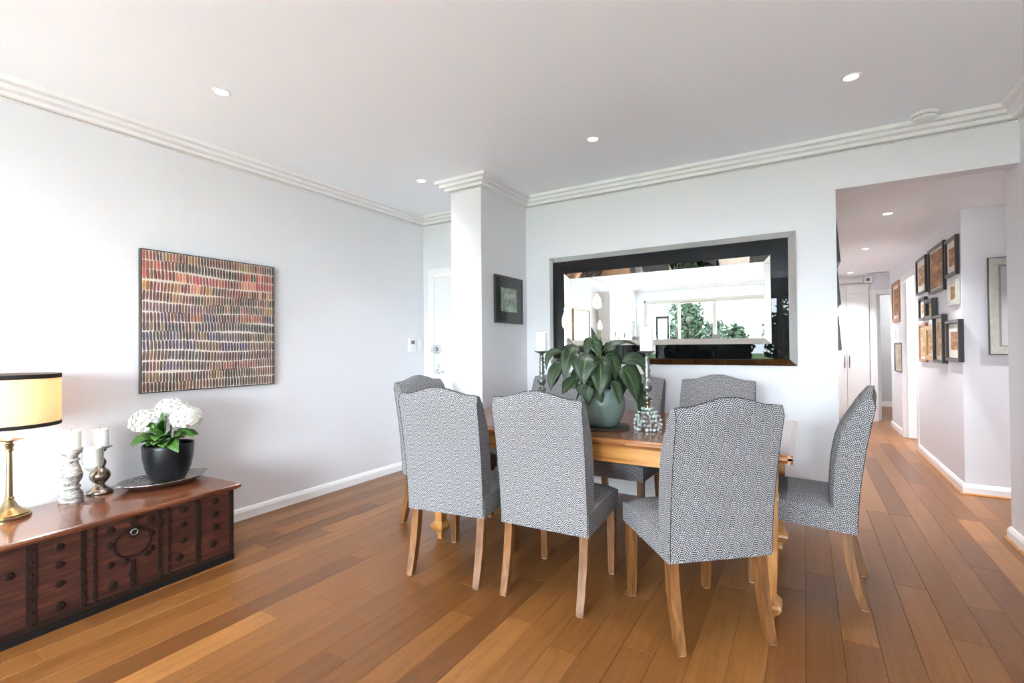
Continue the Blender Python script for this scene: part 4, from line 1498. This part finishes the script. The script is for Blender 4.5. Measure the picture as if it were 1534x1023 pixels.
MB().lathe([(0.012, 0.360), (0.026, 0.366), (0.060, 0.372), (0.061, 0.375), (0.020, 0.376), (0.010, 0.376)], n=28, sx=0.85, sy=0.85).build('drip_dish', M['brass'], lamp, angle=40)
MB().lathe([(0.016, 0.376), (0.016, 0.44), (0.012, 0.445)], n=16).build('candle_sleeve', M['candle'], lamp)
MB().lathe([(0.010, 0.445), (0.014, 0.455), (0.030, 0.49), (0.032, 0.51), (0.022, 0.535), (0.0005, 0.545)], n=16).build('bulb', M['bulb'], lamp, smooth=True)
SR, SZ0, SZ1 = 0.186, 0.438, 0.690
MB().lathe([(SR, SZ0), (SR, SZ1), (SR - 0.002, SZ1), (SR - 0.002, SZ0), (SR, SZ0)], n=56, cap=False).build('lamp_shade', M['shade'], lamp, angle=40)
for z0, z1 in ((SZ0 - 0.001, SZ0 + 0.017), (SZ1 - 0.020, SZ1 + 0.001)):
    MB().lathe([(SR + 0.0015, z0), (SR + 0.0015, z1), (SR - 0.0035, z1), (SR - 0.0035, z0), (SR + 0.0015, z0)], n=56, cap=False).build('shade_band', M['blackband'], lamp, angle=40)
hp = MB()
for k in range(3):
    a_ = 2 * math.pi * k / 3
    hp.tube([(0.012 * math.cos(a_), 0.012 * math.sin(a_), 0.4475), ((SR - 0.003) * math.cos(a_), (SR - 0.003) * math.sin(a_), 0.458)], 0.0018, 6)
hp.build('shade_carrier', M['brass'], lamp)
bl = bpy.data.lights.new('lamp_bulb', 'POINT')
bl.energy = BULB_W
bl.color = (1.0, 0.88, 0.74)
bl.shadow_soft_size = 0.035
blo = bpy.data.objects.new('lamp_bulb', bl)
blo.location = (0, 0, 0.60)
blo.parent = lamp
C.objects.link(blo)

# ------------------------------------------------------------------ candlesticks on the chest
GK = 'candle holders grouped on the chest'
t_ = thing('wooden_candlestick', 'whitewashed turned wooden candlestick, leftmost of the three on the chest', 'candlestick', (-3.36, 0.985, TOPZ), 0, GK)
MB().lathe([(0.0005, 0), (0.052, 0), (0.053, 0.022), (0.049, 0.026), (0.050, 0.036), (0.044, 0.050), (0.036, 0.060), (0.034, 0.066), (0.040, 0.072), (0.040, 0.080), (0.031, 0.086),
            (0.034, 0.096), (0.046, 0.118), (0.048, 0.140), (0.049, 0.144), (0.046, 0.148), (0.040, 0.175), (0.031, 0.200), (0.029, 0.210), (0.037, 0.216), (0.037, 0.224), (0.028, 0.230),
            (0.030, 0.242), (0.044, 0.256), (0.047, 0.262), (0.047, 0.272), (0.0005, 0.272)], n=36, cap=False).build('turned_post', M['limed'], t_, angle=35)
MB().lathe([(0.047, 0.2722), (0.050, 0.275), (0.048, 0.278), (0.030, 0.2775), (0.0005, 0.2775)], n=36, cap=False).build('drip_plate', M['limed'], t_)
pillar_candle((-3.36, 0.985, TOPZ + 0.278), 0.041, 0.096, 'white pillar candle on the whitewashed wooden candlestick', GK)
t_ = thing('bronze_candlestick', 'mottled bronze bulbous candlestick at the back of the chest group', 'candlestick', (-3.41, 1.125, TOPZ), 0, GK)
MB().lathe([(0.0005, 0), (0.058, 0), (0.060, 0.006), (0.058, 0.014), (0.044, 0.024), (0.026, 0.040), (0.020, 0.052), (0.034, 0.066), (0.046, 0.084), (0.049, 0.100), (0.044, 0.118), (0.028, 0.134),
            (0.020, 0.142), (0.026, 0.156), (0.030, 0.170), (0.026, 0.186), (0.017, 0.198), (0.015, 0.212), (0.020, 0.230), (0.034, 0.244), (0.0005, 0.244)], n=36, cap=False).build('turned_post', M['bronze'], t_, smooth=True)
MB().lathe([(0.020, 0.2445), (0.048, 0.252), (0.055, 0.257), (0.055, 0.260), (0.048, 0.2605), (0.0005, 0.2605)], n=36, cap=False).build('drip_plate', M['bronze'], t_, angle=40)
pillar_candle((-3.41, 1.125, TOPZ + 0.261), 0.039, 0.100, 'white pillar candle on the mottled bronze candlestick', GK)
t_ = thing('glass_candle_holder', 'clear stemmed glass candle holder in front of the bronze candlestick', 'candle holder', (-3.245, 1.04, TOPZ), 0, GK)
MB().lathe([(0.0005, 0), (0.050, 0), (0.051, 0.003), (0.020, 0.006), (0.005, 0.012), (0.0045, 0.04), (0.0045, 0.13), (0.007, 0.150), (0.012, 0.160), (0.0005, 0.163)], n=28, cap=False).build('stem', M['clearglass'], t_, smooth=True)
MB().lathe([(0.006, 0.158), (0.020, 0.164), (0.038, 0.185), (0.046, 0.215), (0.047, 0.25), (0.042, 0.290), (0.040, 0.290), (0.045, 0.25), (0.044, 0.215), (0.036, 0.187), (0.018, 0.167), (0.0005, 0.166)], n=32, cap=False).build('bowl', M['clearglass'], t_, smooth=True)
pillar_candle((-3.245, 1.04, TOPZ + 0.187), 0.0385, 0.100, 'white candle inside the stemmed glass holder on the chest', GK)

# ------------------------------------------------------------------ tray, pot and hydrangea
ty = thing('metal_tray', 'oval hammered silver tray with two small handles under the black pot', 'tray', (-3.30, 1.395, TOPZ), rad(-4))
TA, TBb = 0.225, 0.165
rg = []
for s_, z_ in ((0.02, 0.004), (0.62, 0.004), (0.74, 0.010), (0.90, 0.030), (0.985, 0.040), (1.0, 0.040), (1.0, 0.037), (0.92, 0.027), (0.76, 0.005), (0.70, 0.0), (0.02, 0.0)):
    rg.append([(s_ * TBb * math.cos(2 * math.pi * k / 44), s_ * TA * math.sin(2 * math.pi * k / 44), z_) for k in range(44)])
MB().ring_loft(rg).build('dish', M['hammered'], ty, smooth=True)
for sg in (-1, 1):
    hb = MB()
    hb.prism([(-0.034, sg * 0.218), (0.034, sg * 0.218), (0.026, sg * 0.240), (0.010, sg * 0.247), (-0.010, sg * 0.247), (-0.026, sg * 0.240)], 2, 0.0375, 0.0405)
    hb.build('handle', M['hammered'], ty)

HC = Vector((-3.335, 1.435, TOPZ + 0.0045))
hy = thing('potted_hydrangea', 'white hydrangea with three flower heads in a satin black pot', 'plant', HC)
MB().lathe([(0.0005, 0), (0.078, 0), (0.084, 0.004), (0.098, 0.030), (0.118, 0.085), (0.130, 0.150), (0.134, 0.205), (0.134, 0.225), (0.131, 0.228), (0.127, 0.225), (0.126, 0.200), (0.0005, 0.200)], n=48, cap=False).build('pot', M['blackpot'], hy, angle=50)
MB().lathe([(0.0005, 0.206), (0.07, 0.208), (0.1255, 0.203)], n=24, cap=False).build('soil', M['soil'], hy, smooth=True)
rh = random.Random(21)


def flower_head(c, r_, sz):
    mb = MB()
    N = 95
    for i in range(N):
        zf = 1 - 1.55 * (i + 0.5) / N
        a_ = i * 2.39996
        rr = math.sqrt(max(0, 1 - zf * zf))
        n_ = Vector((rr * math.cos(a_), rr * math.sin(a_), zf)).normalized()
        p = c + Vector((n_.x * r_, n_.y * r_, n_.z * r_ * sz)) * rh.uniform(0.92, 1.04)
        n_ = (n_ + Vector((rh.uniform(-.3, .3), rh.uniform(-.3, .3), rh.uniform(-.2, .3)))).normalized()
        u_ = n_.orthogonal().normalized()
        v_ = n_.cross(u_)
        th = rh.uniform(0, 1.6)
        for k in range(4):
            an = th + k * math.pi / 2
            d = u_ * math.cos(an) + v_ * math.sin(an)
            s_ = n_.cross(d)
            L_ = rh.uniform(0.014, 0.018)
            q = [p, p + d * L_ * .5 + s_ * L_ * .48 + n_ * .003, p + d * L_ + s_ * L_ * .2 + n_ * .001, p + d * L_ - s_ * L_ * .2 + n_ * .001, p + d * L_ * .5 - s_ * L_ * .48 + n_ * .003]
            mb.add(q + [x_ - n_ * 0.0012 for x_ in q], [(0, 1, 2, 3, 4), (9, 8, 7, 6, 5), (0, 5, 6, 1), (1, 6, 7, 2), (2, 7, 8, 3), (3, 8, 9, 4), (4, 9, 5, 0)])
    mb.ball(c, r_ * 0.86, 12, 8, sz)
    o = mb.build('flower_head', M['petal'], hy)
    return o


heads = [(rtv * -0.112 + twd * 0.02 + Vector((0, 0, 0.360)), 0.090, 0.84), (rtv * 0.0 + Vector((0, 0, 0.425)) - twd * 0.03, 0.090, 0.80), (rtv * 0.122 + Vector((0, 0, 0.385)) + twd * 0.02, 0.084, 0.86)]
for c, r_, sz in heads:
    flower_head(c, r_, sz)
    MB().tube(bez((c.x * 0.2, c.y * 0.2, 0.20), (c.x * 0.7, c.y * 0.7, 0.27), (c.x, c.y, c.z - r_ * sz * 0.6), 6), 0.0045, 6).build('flower_stalk', M['stem'], hy, smooth=True)
hl = [(-0.06, 0.11, 0.30, -0.10, 0.16, 0.235, 0.075), (0.02, 0.12, 0.30, 0.03, 0.16, 0.27, 0.09), (0.09, 0.12, 0.26, 0.16, 0.15, 0.20, 0.08), (0.0, 0.08, 0.33, 0.045, 0.13, 0.385, 0.07),
      (-0.02, 0.10, 0.24, -0.01, 0.17, 0.24, 0.08), (0.10, 0.05, 0.31, 0.19, 0.06, 0.275, 0.075), (-0.10, 0.05, 0.27, -0.16, 0.07, 0.245, 0.06), (0.06, 0.12, 0.25, 0.09, 0.18, 0.235, 0.08),
      (0.02, 0.08, 0.35, 0.03, 0.10, 0.43, 0.06), (-0.05, 0.10, 0.33, -0.03, 0.12, 0.37, 0.065), (-0.07, 0.02, 0.27, -0.13, -0.03, 0.25, 0.08), (0.08, -0.03, 0.28, 0.15, -0.06, 0.27, 0.08),
      (0.0, 0.05, 0.26, 0.02, 0.14, 0.30, 0.09), (-0.03, 0.07, 0.25, -0.075, 0.14, 0.262, 0.075), (0.04, -0.06, 0.28, 0.05, -0.14, 0.27, 0.08),
      (-0.03, 0.13, 0.28, -0.07, 0.17, 0.30, 0.08), (0.05, 0.12, 0.29, 0.10, 0.16, 0.31, 0.075), (0.0, 0.11, 0.31, 0.0, 0.15, 0.345, 0.07), (0.03, 0.14, 0.26, 0.04, 0.185, 0.25, 0.075), (-0.09, 0.10, 0.27, -0.13, 0.14, 0.245, 0.075), (0.10, 0.10, 0.28, 0.15, 0.12, 0.30, 0.07)]
for (a0, t0, z0, a1, t1, z1, wd) in hl:
    p2 = rtv * a1 + twd * t1 * 0.95 + Vector((0, 0, z1))
    p0 = rtv * a0 * 0.5 + twd * t0 * 0.45 + Vector((0, 0, (z0 + 0.23) / 2 + 0.01))
    p1 = rtv * a0 + twd * t0 + Vector((0, 0, z0 + 0.02))
    leaf_mesh(bez(p0, p1, p2, 8), wd, (twd * 0.7 + Vector((0, 0, 1))).normalized(), fold=0.2, wp=0.8, name='leaf', mat=M['hydleaf'], parent=hy)
    MB().tube(bez((p0.x * 0.3, p0.y * 0.3, 0.2), (p0.x * 0.6, p0.y * 0.6, 0.22), p0, 4), 0.0025, 6).build('leaf_stalk', M['stem'], hy, smooth=True)

# ------------------------------------------------------------------ the room behind the camera, seen in the mirror
cb_ = thing('white_cupboard', 'tall white cupboard with moulded panel doors, seen in the mirror', 'cupboard', (XL, 0, 0))
MB().box(0.0, 0.25, -2.36, -1.18, 0.0, 2.28).build('carcass', M['trim'], cb_)
MB().bev(0.0, 0.29, -2.39, -1.15, 2.28, 2.33, 0.006).build('crown', M['trim'], cb_)
for (a_, b_) in ((-2.35, -1.775), (-1.765, -1.19)):
    dr = MB().box(0.251, 0.262, a_, b_, 0.08, 2.26).build('door', M['trim'], cb_)
    sw = 0.075
    mid_ = (a_ + b_) / 2
    pm_ = MB()
    for (y0, y1, z0, z1) in ((a_, a_ + sw, 0.08, 2.26), (b_ - sw, b_, 0.08, 2.26), (mid_ - sw / 2, mid_ + sw / 2, 0.2, 2.14), (a_ + sw, b_ - sw, 2.14, 2.26), (a_ + sw, b_ - sw, 0.08, 0.2), (a_ + sw, b_ - sw, 1.42, 1.54)):
        pm_.box(0.2622, 0.280, y0, y1, z0, z1)
    pm_.build('rail', M['trim'], dr)
    for (y0, y1) in ((a_ + sw + 0.03, mid_ - sw / 2 - 0.03), (mid_ + sw / 2 + 0.03, b_ - sw - 0.03)):
        for (z0, z1) in ((0.23, 1.39), (1.57, 2.11)):
            MB().bev(0.262, 0.274, y0, y1, z0, z1, 0.008).build('panel', M['trim'], dr)
# dressing mirror standing by the sliding doors
dm = thing('standing_mirror', 'ornate dark framed standing mirror before the sliding doors, seen in the mirror', 'mirror', (-2.83, YW + 0.35, 0), rad(8))
mb = MB()
for (x0, x1, z0, z1) in ((-0.16, -0.115, 0.0, 1.93), (0.115, 0.16, 0.0, 1.93), (-0.115, 0.115, 1.87, 1.93), (-0.115, 0.115, 0.25, 0.32)):
    mb.box(x0, x1, -0.02, 0.02, z0, z1)
mb.box(-0.18, -0.10, -0.18, 0.18, 0.0, 0.03)
mb.box(0.10, 0.18, -0.18, 0.18, 0.0, 0.03)
mb.build('frame', M['frame_black'], dm)
mb = MB()
for k in range(7):
    mb.box(-0.16 + 0.048 * k, -0.16 + 0.048 * k + 0.026, -0.015, 0.015, 1.93, 1.965)
mb.build('crest', M['frame_black'], dm)
MB().box(-0.115, 0.115, -0.006, 0.006, 0.32, 1.87).build('mirror_glass', M['mirror'], dm)

# outdoors
struct('ground_terrace', MB().box(-16, 14, -14.0, YW - T, -0.2, -0.03), M['concrete'])
t2 = NT('lawn')
nn_ = t2.noise(t2.coords('Object', (2, 2, 2)), 4, 5)
t2.set(col=t2.mix(nn_, rgb(60, 92, 36), rgb(112, 142, 60)), rough=0.9)
struct('ground_lawn', MB().box(-60, 60, -70, -14.0, -0.3, -0.04), t2.m)
rt_ = random.Random(17)


def bush(c, rx, ry, rz, n_, mat, name, label, trunk, lsz=0.07, group=None):
    t_ = thing(name, label, 'shrub', (c[0], c[1], -0.04), 0, group)
    mb = MB()
    cz = c[2]
    for i in range(n_):
        while True:
            q = Vector((rt_.uniform(-1, 1), rt_.uniform(-1, 1), rt_.uniform(-1, 1)))
            if 0.45 < q.length < 1:
                break
        bump = 0.82 + 0.3 * noise.noise(q.normalized() * 2.3 + Vector((c[0], c[1], 0)))
        p = Vector((q.x * rx * bump, q.y * ry * bump, max(0.03, cz + q.z * rz * bump)))
        d = Vector((rt_.gauss(0, 1), rt_.gauss(0, 1), rt_.gauss(0, 0.7))).normalized()
        s_ = d.orthogonal().normalized()
        L_ = lsz * rt_.uniform(0.7, 1.4)
        mb.add([p - d * L_, p + s_ * L_ * .42, p + d * L_, p - s_ * L_ * .42], [(0, 1, 2, 3)])
    f_ = mb.build('foliage', mat, t_)
    f_['kind'] = 'stuff'
    tb_ = MB()
    for k in range(4):
        a_ = k * 1.7 + c[0]
        tb_.tube([(0.03 * math.cos(a_), 0.03 * math.sin(a_), 0), (0.12 * rx * math.cos(a_), 0.12 * ry * math.sin(a_), cz * 0.5), (0.45 * rx * math.cos(a_), 0.45 * ry * math.sin(a_), cz + 0.3 * rz)], [trunk, trunk * 0.8, trunk * 0.4], 6)
    tb_.build('trunk', M['trunk'], t_, smooth=True)


bush((-3.40, -8.7, 1.55), 0.80, 0.7, 1.60, 4200, M['bush'], 'garden_tree', 'tall dark green bushy tree outside the glass doors, seen in the mirror', 0.05, 0.10)
bush((-2.60, -9.9, 1.15), 0.75, 0.6, 1.15, 2600, M['bush'], 'garden_shrub', 'rounded dark shrub right of the tall tree outside, seen in the mirror', 0.04, 0.095)
bush((-1.90, -8.3, 1.10), 0.62, 0.55, 1.05, 2600, M['bush'], 'garden_shrub', 'rounded shrub just past the thick door frame outside, seen in the mirror', 0.04, 0.095)
bush((-0.62, -8.4, 1.5), 0.55, 0.6, 0.9, 900, M['bush2'], 'garden_tree', 'pale green tree at the edge of the glass doors, seen in the mirror', 0.05, 0.09)
bush((-0.2, -9.4, 1.9), 0.8, 0.6, 1.2, 900, M['bush2'], 'garden_tree', 'loose pale green tree farthest along the terrace, seen in the mirror', 0.05, 0.09)
for i, (x_, w_, h_) in enumerate(((-4.6, 0.75, 0.84), (-3.5, 0.7, 0.83), (-2.55, 0.65, 0.80), (-1.4, 0.7, 0.50), (-0.3, 0.7, 0.50), (0.8, 0.7, 0.50))):
    bush((x_, -7.25, h_ * 0.9), w_ * 0.68, 0.4, h_, 1800, M['bush2'], 'hedge_shrub', 'clipped green hedge shrub by the terrace, %s along, seen in the mirror' % ['first', 'second', 'third', 'fourth', 'fifth', 'sixth'][i], 0.03, 0.06, 'clipped hedge shrubs along the terrace')
